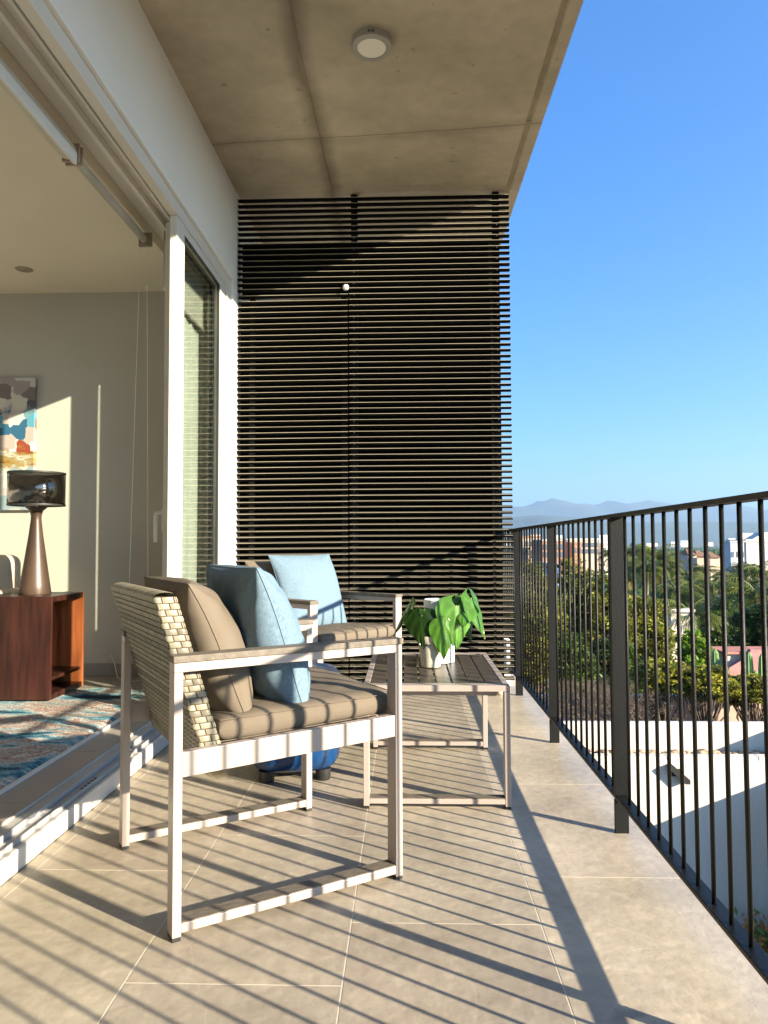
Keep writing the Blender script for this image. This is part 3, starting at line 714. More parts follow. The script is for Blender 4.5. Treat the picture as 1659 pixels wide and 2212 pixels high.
# ------------------------------------------------------------------ plant and white cylinder
PC = Vector((.098, 3.035, TZ)); K = .000306
t = thing('potted_plant', 'heart leaved green plant in a small cream pot on the slatted table', 'potted plant', PC)
mb = MB(); mb.lathe([(0, .0005), (.036, .0005), (.040, .004), (.0515, .098), (.0555, .099), (.0585, .103), (.0595, .128), (.057, .132), (.053, .131), (.050, .118), (0, .117)], (0, 0, 0), 56)
pt = mb.build('pot', m_pot, t, smooth=True); e = pt.modifiers.new('e', 'EDGE_SPLIT'); e.split_angle = R(38)
mb = MB(); mb.lathe([(0, .1225), (.0505, .119)], (0, 0, 0), 24); mb.build('soil', m_soil, t)
def leafm():
    m = leafmat('plant_leaf', (.033, .090, .011), .26, .24, .25, 14, attr='tone'); return m
m_leaf = leafm(); m_stem = mat('plant_stem', (.22, .34, .08), .5, .1)
def heart(j, tip, wid, nrm, fold=.25, curl=.12, tone=1., lobes=.26, skew=0.):
    """leaf from junction j to tip; nrm is the way its upper face looks"""
    wid *= 1.12; j = Vector(j); tip = Vector(tip); ax = (tip-j); L_ = ax.length; ax.normalize(); nrm = Vector(nrm); nrm = (nrm-ax*nrm.dot(ax)).normalized(); sd = ax.cross(nrm)
    mb = MB(); NS, NT = 22, 12
    def wf(s):    # half width along s (-lobes..1)
        q = (s+lobes)/(1+lobes); return math.sin(math.pi*min(1, q**.60))**.95*(1-.30*q) if q > 0 else 0
    rows = []
    mx = max(wf(-lobes+(1+lobes)*i/60) for i in range(61))
    for i in range(NS+1):
        s = -lobes+(1+lobes)*(i/NS)**.9; hw = wid/2*wf(s)/mx
        inner = 0 if s > 0 else .0
        row = []
        for k in range(-NT, NT+1):
            a = k/NT; b = a
            if s < 0:
                notch = (-s/lobes)**.8*.42; b = math.copysign(notch+(1-notch)*abs(a), a if a else 1)
            off = hw*b
            zz = -fold*abs(off)**1.15*1.6-curl*L_*(max(0, s)**2)+.002*math.sin(abs(a)*9-s*16)*min(1, abs(a)*2)*(1 if s > 0 else .4)+skew*off
            if k == 0: zz -= .0015
            row.append(j+ax*(s*L_)+sd*off+nrm*zz)
        rows.append(row)
    vs = [p for r_ in rows for p in r_]; n = 2*NT+1
    for i in range(NS):
        for k in range(n-1):
            if rows and i*1. < NS and (k in (NT-1, NT)) and (-lobes+(1+lobes)*((i+.0)/NS)**.9) < -.02: continue
            pass
    fs = []; cols = []
    for i in range(NS):
        s = -lobes+(1+lobes)*(i/NS)**.9
        for k in range(n-1):
            if s < -.01 and k in (NT-1, NT): continue
            fs.append((i*n+k, i*n+k+1, (i+1)*n+k+1, (i+1)*n+k))
            a = abs((k+.5-NT)/NT); vein = abs(((a*3.2-s*5.5) % 1)-.5) < .07
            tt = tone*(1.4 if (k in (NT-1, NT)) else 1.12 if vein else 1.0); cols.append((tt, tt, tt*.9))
    mb.v = [tuple(v) for v in vs]; mb.f = fs; mb.c = cols; mb.uv = [(0, 0)]*len(vs)
    return mb
def cr(x, y, dy=0.): # reading of the leaf survey, in metres from the pot's base
    p = P((1250+x*.2411)/1.507, (1850+y*.2411)/1.507, PC.y+dy); return p-PC
LV = [  # junction, tip, width, upper-face normal, fold, curl, tone with sun and shade painted in
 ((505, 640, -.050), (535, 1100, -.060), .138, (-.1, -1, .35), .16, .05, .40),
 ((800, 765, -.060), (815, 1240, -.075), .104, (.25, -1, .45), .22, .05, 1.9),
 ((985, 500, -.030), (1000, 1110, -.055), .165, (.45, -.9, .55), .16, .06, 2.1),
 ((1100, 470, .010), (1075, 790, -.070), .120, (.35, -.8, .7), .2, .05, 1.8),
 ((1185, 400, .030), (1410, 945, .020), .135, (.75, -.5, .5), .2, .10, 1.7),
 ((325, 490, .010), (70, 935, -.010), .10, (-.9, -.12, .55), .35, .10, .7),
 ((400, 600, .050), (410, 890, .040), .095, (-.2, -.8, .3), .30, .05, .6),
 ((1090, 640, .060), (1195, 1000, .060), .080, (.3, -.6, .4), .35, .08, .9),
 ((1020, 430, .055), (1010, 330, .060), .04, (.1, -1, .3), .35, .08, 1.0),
]
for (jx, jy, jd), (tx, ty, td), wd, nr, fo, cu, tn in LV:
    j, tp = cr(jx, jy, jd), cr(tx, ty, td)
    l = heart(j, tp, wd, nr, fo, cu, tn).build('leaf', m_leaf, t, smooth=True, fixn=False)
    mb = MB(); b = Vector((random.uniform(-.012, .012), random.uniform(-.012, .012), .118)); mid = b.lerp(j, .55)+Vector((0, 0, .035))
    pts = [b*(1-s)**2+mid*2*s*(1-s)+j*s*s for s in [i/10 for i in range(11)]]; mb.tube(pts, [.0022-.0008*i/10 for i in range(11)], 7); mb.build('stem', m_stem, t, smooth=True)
VC = (.140, 3.175, TZ)
mb = MB(); mb.lathe([(0, .0005), (.064, .0005), (.066, .003), (.066, .268), (.0645, .270), (.0625, .268), (.0625, .01), (0, .008)], (0, 0, 0), 64)
o = mb.build('white_cylinder', m_tube, smooth=True); o.location = VC; e = o.modifiers.new('e', 'EDGE_SPLIT'); e.split_angle = R(40)
tag(o, 'tall open white cylinder vase standing behind the potted plant', 'vase')

# ------------------------------------------------------------------ blue stool
t = thing('blue_stool', 'blue plastic stool with rounded body and black feet between the two armchairs', 'stool', (-.475, 3.062, 0), R(10))
prof = [(0, .036), (.10, .036), (.142, .041), (.168, .056), (.184, .085), (.190, .13), (.187, .19), (.178, .235), (.178, .30), (.184, .345), (.190, .385), (.188, .405), (.176, .422), (.13, .432), (.05, .437), (0, .438)]
mb = MB(); mb.lathe(prof, (0, 0, 0), 72, sq=3.4); bo = mb.build('body', m_blueb, t, smooth=True)
mb = MB(); mb.lathe([(.1795, .262), (.1815, .266), (.1815, .272), (.1795, .276)], (0, 0, 0), 72, sq=3.4); mb.build('groove_ring', mat('dark_blue_plastic', (.004, .05, .2), .4), bo, smooth=True)
for sx in (-1, 1):
    for sy in (-1, 1):
        mb = MB(); mb.lathe([(0, 0), (.028, 0), (.030, .003), (.032, .045), (0, .045)], (sx*.113, sy*.113, 0), 20); mb.build('foot', m_cap, t, smooth=True).modifiers.new('e', 'EDGE_SPLIT').split_angle = R(40)

# ================================================================== ROOM CONTENTS
CX, CY = -1.918, 3.86
t = thing('side_cabinet', 'dark mahogany box cabinet with an open niche, on the rug under the lamp', 'cabinet', (CX, CY, RF)); t.location = (0, 0, 0)
x0, x1, y0, y1, z0, z1 = CX-.62, CX, CY, CY+.40, RF+.0245, .675
mb = MB(); mb.box(x0, x1, y0, y0+.018, z0, z1); mb.build('side_panel', m_mahog, t, bevel=.0015)
mb = MB(); mb.box(x0, x1, y1-.018, y1, z0, z1); mb.build('side_panel', mat('sunlit_mahogany', (.30, .085, .03), .35, .45, 5, stretch=(4, 4, .4)), t, bevel=.0015)  # mahogany again, with the niche's orange sunlight put into its colour
mb = MB(); mb.box(x0, x1-.0005, y0+.0182, y1-.0182, z1-.030, z1); mb.build('top', m_mahog, t, bevel=.0015)
mb = MB(); mb.box(x0, x1-.0005, y0+.0182, y1-.0182, z0, z0+.03); mb.box(x0, x1-.01, y0+.0182, y1-.0182, z0+.10, z0+.118); mb.build('shelf', m_mahog, t, bevel=.001)
mb = MB(); mb.box(x0, x0+.012, y0+.0182, y1-.0182, z0+.03, z1-.0305); mb.build('back_panel', mat('sunlit_mahogany', (.36, .10, .035), .35, .45, 5, stretch=(4, 4, .4)), t)
# lamp
LP = (-2.120, 4.07, .6755)
t = thing('table_lamp', 'bronze cone table lamp with smoked drum shade on the mahogany cabinet', 'table lamp', LP)
mb = MB(); mb.lathe([(0, 0), (.084, 0), (.086, .006), (.080, .05), (.058, .20), (.038, .34), (.029, .42), (.028, .445), (.036, .475), (.056, .492), (.058, .497), (0, .497)], (0, 0, 0), 56)
mb.build('base', m_bronze, t, smooth=True).modifiers.new('e', 'EDGE_SPLIT').split_angle = R(42)
mb = MB(); z = .505; mb.lathe([(.150, z), (.152, z), (.153, z+.185), (.151, z+.185), (.150, z)], (0, 0, 0), 72); sh = mb.build('lamp_shade', m_smoke, t, smooth=True)
mb = MB()
for zz in (z-.002, z+.181): mb.lathe([(.149, zz), (.1545, zz), (.1545, zz+.008), (.149, zz+.008), (.149, zz)], (0, 0, 0), 72)
mb.build('rim', m_cap, sh)
mb = MB(); mb.tube([(0, 0, .497), (0, 0, .56)], .008, 10); mb.tube([(0, 0, .56), (0, 0, .58), (0, 0, .61), (0, 0, .635)], [.012, .026, .030, .004], 16); mb.build('bulb', m_white, t, smooth=True)
mb = MB(); mb.tube([(-2.09, 4.10, .680), (-2.04, 4.14, .681), (-1.99, 4.13, .681), (-1.985, 4.18, .681), (-2.0, 4.24, .681)], .0022, 6)
o = tag(mb.build('lamp_cord', m_chain, smooth=True), 'thin pale cord curling on the cabinet top behind the lamp', 'cord')
# painting
def art_mat():
    m = mat('painting_canvas', (.5, .5, .5), .6, .02); t, b, L = nodes(m); tc = t.nodes.new('ShaderNodeTexCoord')
    nz = t.nodes.new('ShaderNodeTexNoise'); nz.inputs['Scale'].default_value = 26; nz.inputs['Detail'].default_value = 4; L(tc.outputs['Object'], nz.inputs[0])
    ds = t.nodes.new('ShaderNodeMix'); ds.data_type = 'RGBA'; ds.inputs[0].default_value = .018; L(tc.outputs['Object'], ds.inputs[6]); L(nz.outputs['Color'], ds.inputs[7])
    v = t.nodes.new('ShaderNodeTexVoronoi'); v.distance = 'CHEBYCHEV'; v.inputs['Scale'].default_value = 11; L(ds.outputs[2], v.inputs[0])
    sp = t.nodes.new('ShaderNodeSeparateColor'); L(v.outputs['Color'], sp.inputs[0])
    up = ramp(t, [(0, (.20, .17, .17)), (.25, (.55, .53, .48)), (.4, (.10, .09, .10)), (.55, (.60, .57, .50)), (.7, (.35, .30, .30)), (.9, (.62, .60, .52))]); up.color_ramp.interpolation = 'CONSTANT'
    md = ramp(t, [(0, (.62, .60, .54)), (.2, (.03, .12, .22)), (.38, (.17, .31, .38)), (.52, (.46, .38, .35)), (.64, (.70, .69, .64)), (.8, (.10, .32, .45)), (.92, (.30, .06, .03))]); md.color_ramp.interpolation = 'CONSTANT'
    lo = ramp(t, [(0, (.5, .46, .43)), (.3, (.28, .36, .40)), (.5, (.42, .38, .38)), (.75, (.62, .60, .55))]); lo.color_ramp.interpolation = 'CONSTANT'
    for r_ in (up, md, lo): L(sp.outputs[0], r_.inputs[0])
    sz = t.nodes.new('ShaderNodeSeparateXYZ'); L(tc.outputs['Object'], sz.inputs[0])
    ad = t.nodes.new('ShaderNodeMath'); ad.operation = 'MULTIPLY_ADD'; L(nz.outputs[0], ad.inputs[0]); ad.inputs[1].default_value = .16; L(sz.outputs[2], ad.inputs[2])
    def mixat(a, b_, z, wdt=.02):
        mr = t.nodes.new('ShaderNodeMapRange'); mr.inputs[1].default_value = z-wdt; mr.inputs[2].default_value = z+wdt; L(ad.outputs[0], mr.inputs[0])
        mx = t.nodes.new('ShaderNodeMix'); mx.data_type = 'RGBA'; L(mr.outputs[0], mx.inputs[0]); L(a, mx.inputs[6]); L(b_, mx.inputs[7]); return mx.outputs[2]
    st = t.nodes.new('ShaderNodeTexNoise'); mp = t.nodes.new('ShaderNodeMapping'); mp.inputs['Scale'].default_value = (6, 1, 40); L(tc.outputs['Object'], mp.inputs[0]); L(mp.outputs[0], st.inputs[0]); st.inputs['Scale'].default_value = 1.2; st.inputs['Detail'].default_value = 5
    sr = ramp(t, [(.35, (.18, .03, .015)), (.45, (.38, .24, .06)), (.55, (.30, .23, .11)), (.62, (.65, .62, .5)), (.7, (.3, .08, .03))]); L(st.outputs[0], sr.inputs[0])
    c = mixat(lo.outputs[0], sr.outputs[0], 1.545); c = mixat(c, md.outputs[0], 1.655); c = mixat(c, up.outputs[0], 1.93, .04)
    L(c, b.inputs['Base Color'])
    bp = t.nodes.new('ShaderNodeBump'); bp.inputs['Strength'].default_value = .4; L(nz.outputs[0], bp.inputs['Height']); L(bp.outputs[0], b.inputs['Normal']); return m
mb = MB(); mb.box(-3.55, -2.455, RY-.032, RY-.002, 1.185, 2.065)
tag(mb.build('painting', art_mat(), bevel=.003), 'abstract canvas of grey, blue and ochre blocks on the living room wall', 'painting')
# sofa
t = thing('sofa', 'pale linen sofa end behind the cabinet at the left edge', 'sofa', (-2.9, 4.2, RF))
mb = MB(); mb.box(-.55, .50, -.05, .42, .12, .42); mb.build('seat', m_sofa, t, bevel=.04, seg=4)
mb = MB(); mb.box(-.55, .50, .24, .43, .30, .66); mb.build('backrest', m_sofa, t, bevel=.05, seg=4)
mb = MB(); mb.box(.44, .60, -.10, .43, .12, .60); mb.build('arm', m_sofa, t, bevel=.045, seg=4)
mb = MB(); mb.box(.18, .52, .05, .24, .42, .80); b_ = mb.build('back_cushion', m_sofa, t, bevel=.06, seg=5)
for sx in (-.5, .54):
    for sy in (0, .35): mb = MB(); mb.box(sx, sx+.05, sy, sy+.05, 0, .12); mb.build('foot', m_cap, t)
mb = MB(); vs = []
mb.lathe([(0, -.11), (.08, -.10), (.135, -.05), (.15, 0), (.135, .05), (.08, .10), (0, .11)], (0, 0, 0), 32)
o = mb.build('dark_cushion', m_cush, smooth=True); o.location = (-2.44, 3.98, .66+.05); o.location = (-2.56, 4.02, .70); o.rotation_euler = (R(80), 0, 0)
tag(o, 'small dark grey round cushion leaning on the sofa behind the cabinet', 'cushion')
# rug
mb = MB(); nx, ny = 120, 200; rx0, rx1, ry0, ry1 = -4.6, -1.41, .2, 4.26
vs = []
for j in range(ny+1):
    for i in range(nx+1):
        x = rx0+(rx1-rx0)*i/nx; y = ry0+(ry1-ry0)*j/ny; e = (.0 if (i in (0, nx) or j in (0, ny)) else 1)
        vs.append((x, y, RF+.001+e*(.016+.004*noise.noise(Vector((x*14, y*14, 0)))+random.uniform(-.0015, .0015))))
mb.add(vs, [(j*(nx+1)+i, j*(nx+1)+i+1, (j+1)*(nx+1)+i+1, (j+1)*(nx+1)+i) for j in range(ny) for i in range(nx)])
o = mb.build('rug', m_rug, smooth=True); tag(o, 'shaggy rug in teal, navy, cream and rust patches on the living room floor', 'rug')
mb = MB(); mb.box(rx1+.0005, rx1+.014, ry0, ry1, RF+.001, RF+.012); mb.build('rug_binding', m_white, o)
mb = MB(); mb.tube([(-1.93, 4.68, .24), (-1.90, 4.67, .19), (-1.86, 4.62, .108), (-1.78, 4.50, .104), (-1.70, 4.48, .104), (-1.60, 4.56, .104), (-1.5, 4.55, .104)], .003, 6)
tag(mb.build('floor_cord', m_chain, smooth=True), 'thin white cord trailing along the skirting beside the cabinet', 'cord')
mb = MB(); mb.lathe([(0, -.001), (.035, -.001), (.045, -.004), (.052, -.001)], (0, 0, 0), 28)
o = mb.build('recessed_downlight', mat('downlight_trim', (.30, .25, .18), .5)); c_ = P(52, 573, 4.28); o.location = (c_.x, 4.28, RC)
tag(o, 'small round recessed light in the living room ceiling', 'ceiling light')

# ================================================================== OUTSIDE
GZ = -9.0
mb = MB()
nx, ny = 90, 90
def gy(j): return -60*(1-j/12) if j < 12 else 3.0+(j-12)**2.6*.0009*14
vs = []; xs = [-1 + 2*i/nx for i in range(nx+1)]
# near land sheet, up to the beach
for j in range(ny+1):
    y = -60+1000*(j/ny)**1.6
    for i in range(nx+1):
        x = xs[i]*1500*abs(xs[i])**.6
        vs.append((x, y, GZ+.35*noise.noise(Vector((x*.03, y*.03, 0)))*(1 if y < 850 else .2)))
mb.add(vs, [(j*(nx+1)+i, j*(nx+1)+i+1, (j+1)*(nx+1)+i+1, (j+1)*(nx+1)+i) for j in range(ny) for i in range(nx)])
struct(mb.build('ground', mat('dry_earth', (.16, .12, .07), .95, .35, .35, detail=10), smooth=True))
mb = MB(); mb.box(-30000, 30000, -3000, 30000, GZ-3, GZ-1.2); struct(mb.build('sea', mat('sea_water', (.03, .10, .17), .22, .2, .02, bump=.6, bscale=.6)))
mb = MB()
n = 80; v1 = []; v2 = []
for i in range(n+1):
    x = -14000+28000*i/n; y = 1750+120*noise.noise(Vector((x*.002, 3, 0)))
    v1.append((x, y, GZ-1)); v2.append((x, 9000, GZ+6))
mb.add(v1+v2, [(i, i+1, n+2+i, n+1+i) for i in range(n)]); struct(mb.build('far_shore', mat('far_shore_land', (.12, .14, .08), .95, .3, .01)))
# mountains (two ranges, real relief)
def mountains(name, y0, y1, crest, seed, m):
    mb = MB(); nx, ny = 220, 30; vs = []
    for j in range(ny+1):
        s = j/ny
        for i in range(nx+1):
            x = -1.35*y1+2.7*y1*i/nx; y = y0+(y1-y0)*s
            # height as a fraction: rises to the crest line then falls away behind
            px = 878+1560*x/(y0+(y1-y0)*.6)
            h = crest(px)*(y0+(y1-y0)*.6)/1560
            prof = math.sin(min(1, s/.6)*math.pi/2)**1.3 if s < .6 else math.cos((s-.6)/.4*math.pi/2)
            nz = noise.fractal(Vector((x*.0011+seed, y*.0011, seed)), .9, 2.1, 6)
            rid = 1-abs(noise.noise(Vector((x*.0016+seed, y*.0010, 1.3))))
            z = GZ+h*prof*(.78+.22*rid)+h*.16*nz*prof
            vs.append((x, y, z))
    mb.add(vs, [(j*(nx+1)+i, j*(nx+1)+i+1, (j+1)*(nx+1)+i+1, (j+1)*(nx+1)+i) for j in range(ny) for i in range(nx)])
    return struct(mb.build(name, m, smooth=True, fixn=True))
def lerp_tab(tab):
    def f(x):
        if x <= tab[0][0]: return tab[0][1]+8*math.sin(x*.013)
        for (a, ha), (b, hb) in zip(tab, tab[1:]):
            if x <= b: return ha+(hb-ha)*(x-a)/(b-a)
        return tab[-1][1]+6*math.sin(x*.011)
    return f
m_mt = mat('mountain_forest', (.07, .10, .06), .95, .25, .002, detail=10)
mountains('far_mountains', 8200, 11500, lerp_tab([(900, 80), (1100, 82), (1150, 88), (1185, 101), (1230, 97), (1275, 86), (1310, 96), (1360, 92), (1420, 86), (1500, 84), (1600, 92), (1750, 80)]), 3, m_mt)
mountains('near_mountains', 4200, 7400, lerp_tab([(900, 48), (1100, 60), (1130, 68), (1180, 66), (1240, 54), (1330, 52), (1400, 50), (1500, 55), (1600, 48), (1750, 52)]), 9, m_mt)

# ---- white villa next door
VX0, VX1 = 2.6, 6.97
t = thing('white_villa', 'white villa with stepped flat roof just below the railing', 'house', (5, 14, GZ)); t.location = (0, 0, 0)
mb = MB(); mb.box(-6, 11.5, 14.0, 14.22, -9, -3.08); mb.build('front_wall', m_vill, t, bevel=.01)
mb = MB(); mb.box(-6, 11.5, 14.22, 14.80, -9, -3.34); mb.build('lower_roof', m_vill, t)
mb = MB(); mb.box(-6, 11.5, 15.05, 17.4, -9, -4.2); mb.build('rear_roof', m_vill, t)
mb = MB(); mb.box(-6, 11.5, 14.80, 15.04, -9, -2.66); mb.build('upper_wall', m_vill, t, bevel=.01)
mb = MB(); mb.box(-6.01, 11.51, 14.79, 14.86, -2.66, -2.645); mb.build('coping', mat('coping_white', (.82, .8, .76), .6, .02), t)
for xx in (3.15, 4.9, 6.6):
    mb = MB(); mb.box(xx, xx+.012, 13.992, 14.225, -3.14, -3.078); mb.build('coping_joint', mat('joint_grey', (.33, .31, .28), .9), t)
mb = MB(); mb.tube([(3.6, 14.0, -3.32), (3.6, 13.88, -3.34)], .035, 12); mb.build('drain_spout', m_vill, t)
mb = MB(); mb.box(6.985, 12, 9.4, 13.998, -9, -3.44); mb.build('shadow_wing', m_vill, t, bevel=.01)  # unseen wing added at right, its height set by the shadow on the front wall
mb = MB(); mb.box(8.3, 13, 13.35, 13.9, -3.439, -2.33); mb.box(8.3, 13, 13.9, 14.75, -3.07, -2.33); mb.build('shadow_block', m_vill, t, bevel=.01)  # unseen block added at right, cut so its shadow crosses the upper wall
rnd = random.Random(4)
px_ = None
mb = MB()
x = -2.0
cnt_p = 0
while x < 8.4:                                   # river pebbles between the two roofs
    for y in (14.30, 14.43, 14.57, 14.71):
        r_ = rnd.uniform(.05, .095); sc = (r_*rnd.uniform(.9, 1.5), r_, r_*rnd.uniform(.5, .75)); tt = rnd.uniform(.5, 1.5); cc = (tt, tt*rnd.uniform(.85, 1.), tt*rnd.uniform(.7, .95))
        c = Vector((x+rnd.uniform(-.05, .05), y+rnd.uniform(-.03, .03), -3.34+.12+rnd.uniform(0, .05))); vs = []
        for i in range(5):
            a = math.pi*i/4
            for k in range(8):
                b = 2*math.pi*k/8+i; vs.append(c+Vector((sc[0]*math.sin(a)*math.cos(b), sc[1]*math.sin(a)*math.sin(b), sc[2]*math.cos(a))))
        mb.add(vs, [(i*8+k, i*8+(k+1) % 8, (i+1)*8+(k+1) % 8, (i+1)*8+k) for i in range(4) for k in range(8)], cc)
    x += .125
struct(mb.build('roof_pebbles', m_pebble, smooth=True), 'stuff'); 
mb = MB(); mb.box(-6, 8.2, 14.221, 14.799, -3.339, -3.24); struct(mb.build('pebble_bed', mat('gravel_bed', (.12, .10, .08), .95, .4, 8)), 'stuff')
t = thing('wall_lamp', 'black angular wall lamp on the sunlit white villa wall', 'wall lamp', (4.86, 13.99, -3.24))
mb = MB(); mb.prism([(0, 0), (.09, .05), (.40, -.22), (.40, -.30), (.31, -.30)], 1, -.16, -.004); mb.build('lamp_body', m_cap, t)
mb = MB(); mb.box(.10, .28, -.003, 0.008, -.2, -.06); mb.build('mount_plate', m_cap, t)
mb = MB(); mb.tube([(6.905, 13.93, -4.35), (6.905, 13.93, -6.49)], .04, 12); tag(mb.build('drain_pipe', m_black), 'dark vertical drain pipe at the shaded right end of the villa wall', 'pipe')
mb = MB(); mb.box(-1, 14, 8, 13.999, -6.7, -6.5); struct(mb.build('villa_terrace', mat('terrace_brown', (.16, .12, .09), .9, .2)))
t = thing('potted_shrub', 'orange red leafed shrub in shade at the foot of the villa wall', 'plant', (6.35, 13.4, -6.5))
mb = MB(); rnd = random.Random(2)
for k in range(260):
    d = Vector((rnd.gauss(0, .2), rnd.gauss(0, .2), abs(rnd.gauss(.35, .2)))); a = Vector((rnd.uniform(-1, 1), rnd.uniform(-1, 1), rnd.uniform(-1, 1))).normalized()*.09; b = a.orthogonal().normalized()*.035
    c = rnd.choice([(1.2, .35, .1), (.9, .5, .1), (.15, .35, .08), (.2, .4, .1)]); mb.add([d-a, d+b, d+a, d-b], [(0, 1, 2, 3)], c)
mb.build('leaves', leafmat('shrub_leaf', (.5, .5, .5), .2, attr='tone'), t, fixn=False)
mb = MB(); mb.tube([(0, 0, 0), (.02, 0, .4)], .03, 8); mb.build('stem', m_bark, t)

mb = MB(); mb.box(3.6, 16, 20.2, 20.45, GZ, -3.22)
tag(mb.build('pink_garden_wall', m_pink, bevel=.02), 'long pale pink garden wall behind the villa, dappled by tree shadows', 'wall')

# ---- foliage
def crown_mesh(mb, c, rad, nclump, nleaf, ls, seed, flat=.6, tones=(.6, 1.3), cr_=.34, limbs=None, hue=0.):
    rnd = random.Random(seed)
    for k in range(nclump):
        while True:
            d = Vector((rnd.uniform(-1, 1), rnd.uniform(-1, 1), rnd.uniform(-.9, 1)))
            if .25 < d.length < 1: break
        d *= (.86+.3*noise.noise(d*2.0+Vector((seed, 0, 0))))
        cc = c+Vector((d.x*rad[0], d.y*rad[1], d.z*rad[2])); rc = min(rad)*cr_*rnd.uniform(.6, 1.35)
        if limbs is not None and rnd.random() < .35: limbs.append(cc)
        tn = rnd.uniform(*tones)
        for q in range(nleaf):
            e = Vector((rnd.gauss(0, 1), rnd.gauss(0, 1), rnd.gauss(0, 1))); e.normalize(); e *= rc*rnd.uniform(.45, 1.08); e.z *= flat
            p = cc+e; a = Vector((rnd.gauss(0, 1), rnd.gauss(0, 1), rnd.gauss(0, .55))).normalized(); b = a.cross(Vector((rnd.gauss(0, .6), rnd.gauss(0, .6), 1))).normalized()
            l = ls*rnd.uniform(.6, 1.4); a *= l; b *= l*.42; t_ = tn*rnd.uniform(.75, 1.25); y_ = rnd.uniform(0, .25)+hue
            mb.add([p-a, p+b, p+a, p-b], [(0, 1, 2, 3)], (t_*(1+y_), t_*(1+y_*.4), t_*(1-y_)))
def tree(label, base, H, rad, nclump, nleaf, ls, m, seed, flat=.6, tones=(.45, 1.6), group='broad trees beyond the villa', name='leafy_tree', hue=0., cr_=.34, trunk_r=.16, twigs=0):
    t = thing(name, label, 'tree', base, 0, group); c = Vector((0, 0, H-rad[2])); mb = MB(); limbs = []
    crown_mesh(mb, c, rad, nclump, nleaf, ls, seed, flat, tones, cr_, limbs, hue); mb.build('crown', m, t, fixn=False)
    mb = MB(); fork = Vector((0, 0, max(.8, (H-2*rad[2])*.8))); mb.tube([(0, 0, -.4), fork*.5+Vector((.08, .05, 0)), fork], [trunk_r*1.3, trunk_r, trunk_r*.85], 10)
    rnd = random.Random(seed+50)
    for q in limbs[:34+twigs]:
        mid = fork.lerp(q, .5)+Vector((rnd.uniform(-.3, .3), rnd.uniform(-.3, .3), rnd.uniform(.0, .5))); mb.tube([fork, fork.lerp(mid, .5)+Vector((0, 0, .1)), mid, q], [trunk_r*.5, trunk_r*.36, trunk_r*.24, .015], 6)
    mb.build('trunk', m_bark, t, smooth=True); return t
m_lf1 = leafmat('olive_foliage', (.145, .16, .030), .30, .6, .25, .5, attr='tone')
m_lf2 = leafmat('deep_foliage', (.055, .10, .022), .22, .5, .25, .6, attr='tone')
m_lf3 = leafmat('bright_foliage', (.13, .22, .03), .35, .5, .2, .6, attr='tone')
def tr(px, top, Y, wpx, hpx, label, m, seed, n=120, nl=60, ls=.10, **k):
    c = P(px, top, Y); H = c.z-GZ; rx = wpx/2/1560*Y; rz = hpx/2/1560*Y
    return tree(label, (c.x, Y, GZ), H, (rx, rx*.9, rz), n, nl, ls, m, seed, **k)
BG = 'broad trees beyond the villa'
tr(1145, 1184, 27, 150, 330, 'tall dense olive green tree just right of the louvre screen', m_lf1, 11, 200, 80, .085)
tr(1232, 1190, 30, 130, 300, 'tall olive tree behind the second railing post', m_lf1, 12, 190, 80, .09)
tr(1310, 1218, 29, 130, 280, 'wide olive tree left of the thick railing post', m_lf1, 13, 190, 80, .09)
tr(1392, 1262, 30, 130, 250, 'olive tree right of the thick railing post, above the bare twigs', m_lf1, 14, 170, 80, .09)
tr(1240, 1345, 23.5, 110, 200, 'dark shaded tree low behind the leftmost balusters', m_lf2, 15, 130, 80, .08)
tr(1330, 1365, 23.8, 120, 180, 'dark green tree low in front of the olive trees', m_lf2, 16, 130, 80, .08)
tr(1428, 1420, 19.2, 125, 88, 'feathery flat topped tree over the pink garden wall, left one', m_lf1, 17, 120, 90, .07, flat=.35, hue=.15, trunk_r=.06, twigs=20)
tr(1520, 1432, 19.0, 150, 82, 'feathery flat topped tree over the pink garden wall, middle one', m_lf1, 18, 130, 90, .07, flat=.35, hue=.15, trunk_r=.06, twigs=20)
tr(1630, 1454, 19.3, 140, 72, 'feathery flat topped tree over the pink garden wall, right one', m_lf1, 19, 120, 90, .07, flat=.35, hue=.15, trunk_r=.06, twigs=20)
tr(1500, 1352, 25.5, 75, 120, 'bright yellow green rounded shrub tree in the middle', m_lf3, 20, 90, 80, .085)
tr(1555, 1282, 45, 130, 150, 'dark green rounded tree behind the pink house, left one', m_lf2, 21, 150, 80, .10)
tr(1640, 1300, 34, 120, 150, 'dark green rounded tree behind the pink house, right one', m_lf2, 22, 150, 80, .10)
tr(1600, 1262, 48, 110, 110, 'green tree between the palms at right', m_lf1, 23, 110, 70, .13)
tr(1460, 1268, 52, 110, 110, 'green tree behind the cream wall', m_lf2, 24, 110, 70, .13)
tr(1040, 1230, 33, 150, 330, 'tall olive tree mostly hidden behind the louvre screen', m_lf1, 25, 120, 70, .1)
tr(1740, 1290, 30, 150, 260, 'olive tree just past the right edge of the view', m_lf1, 26, 120, 70, .1)
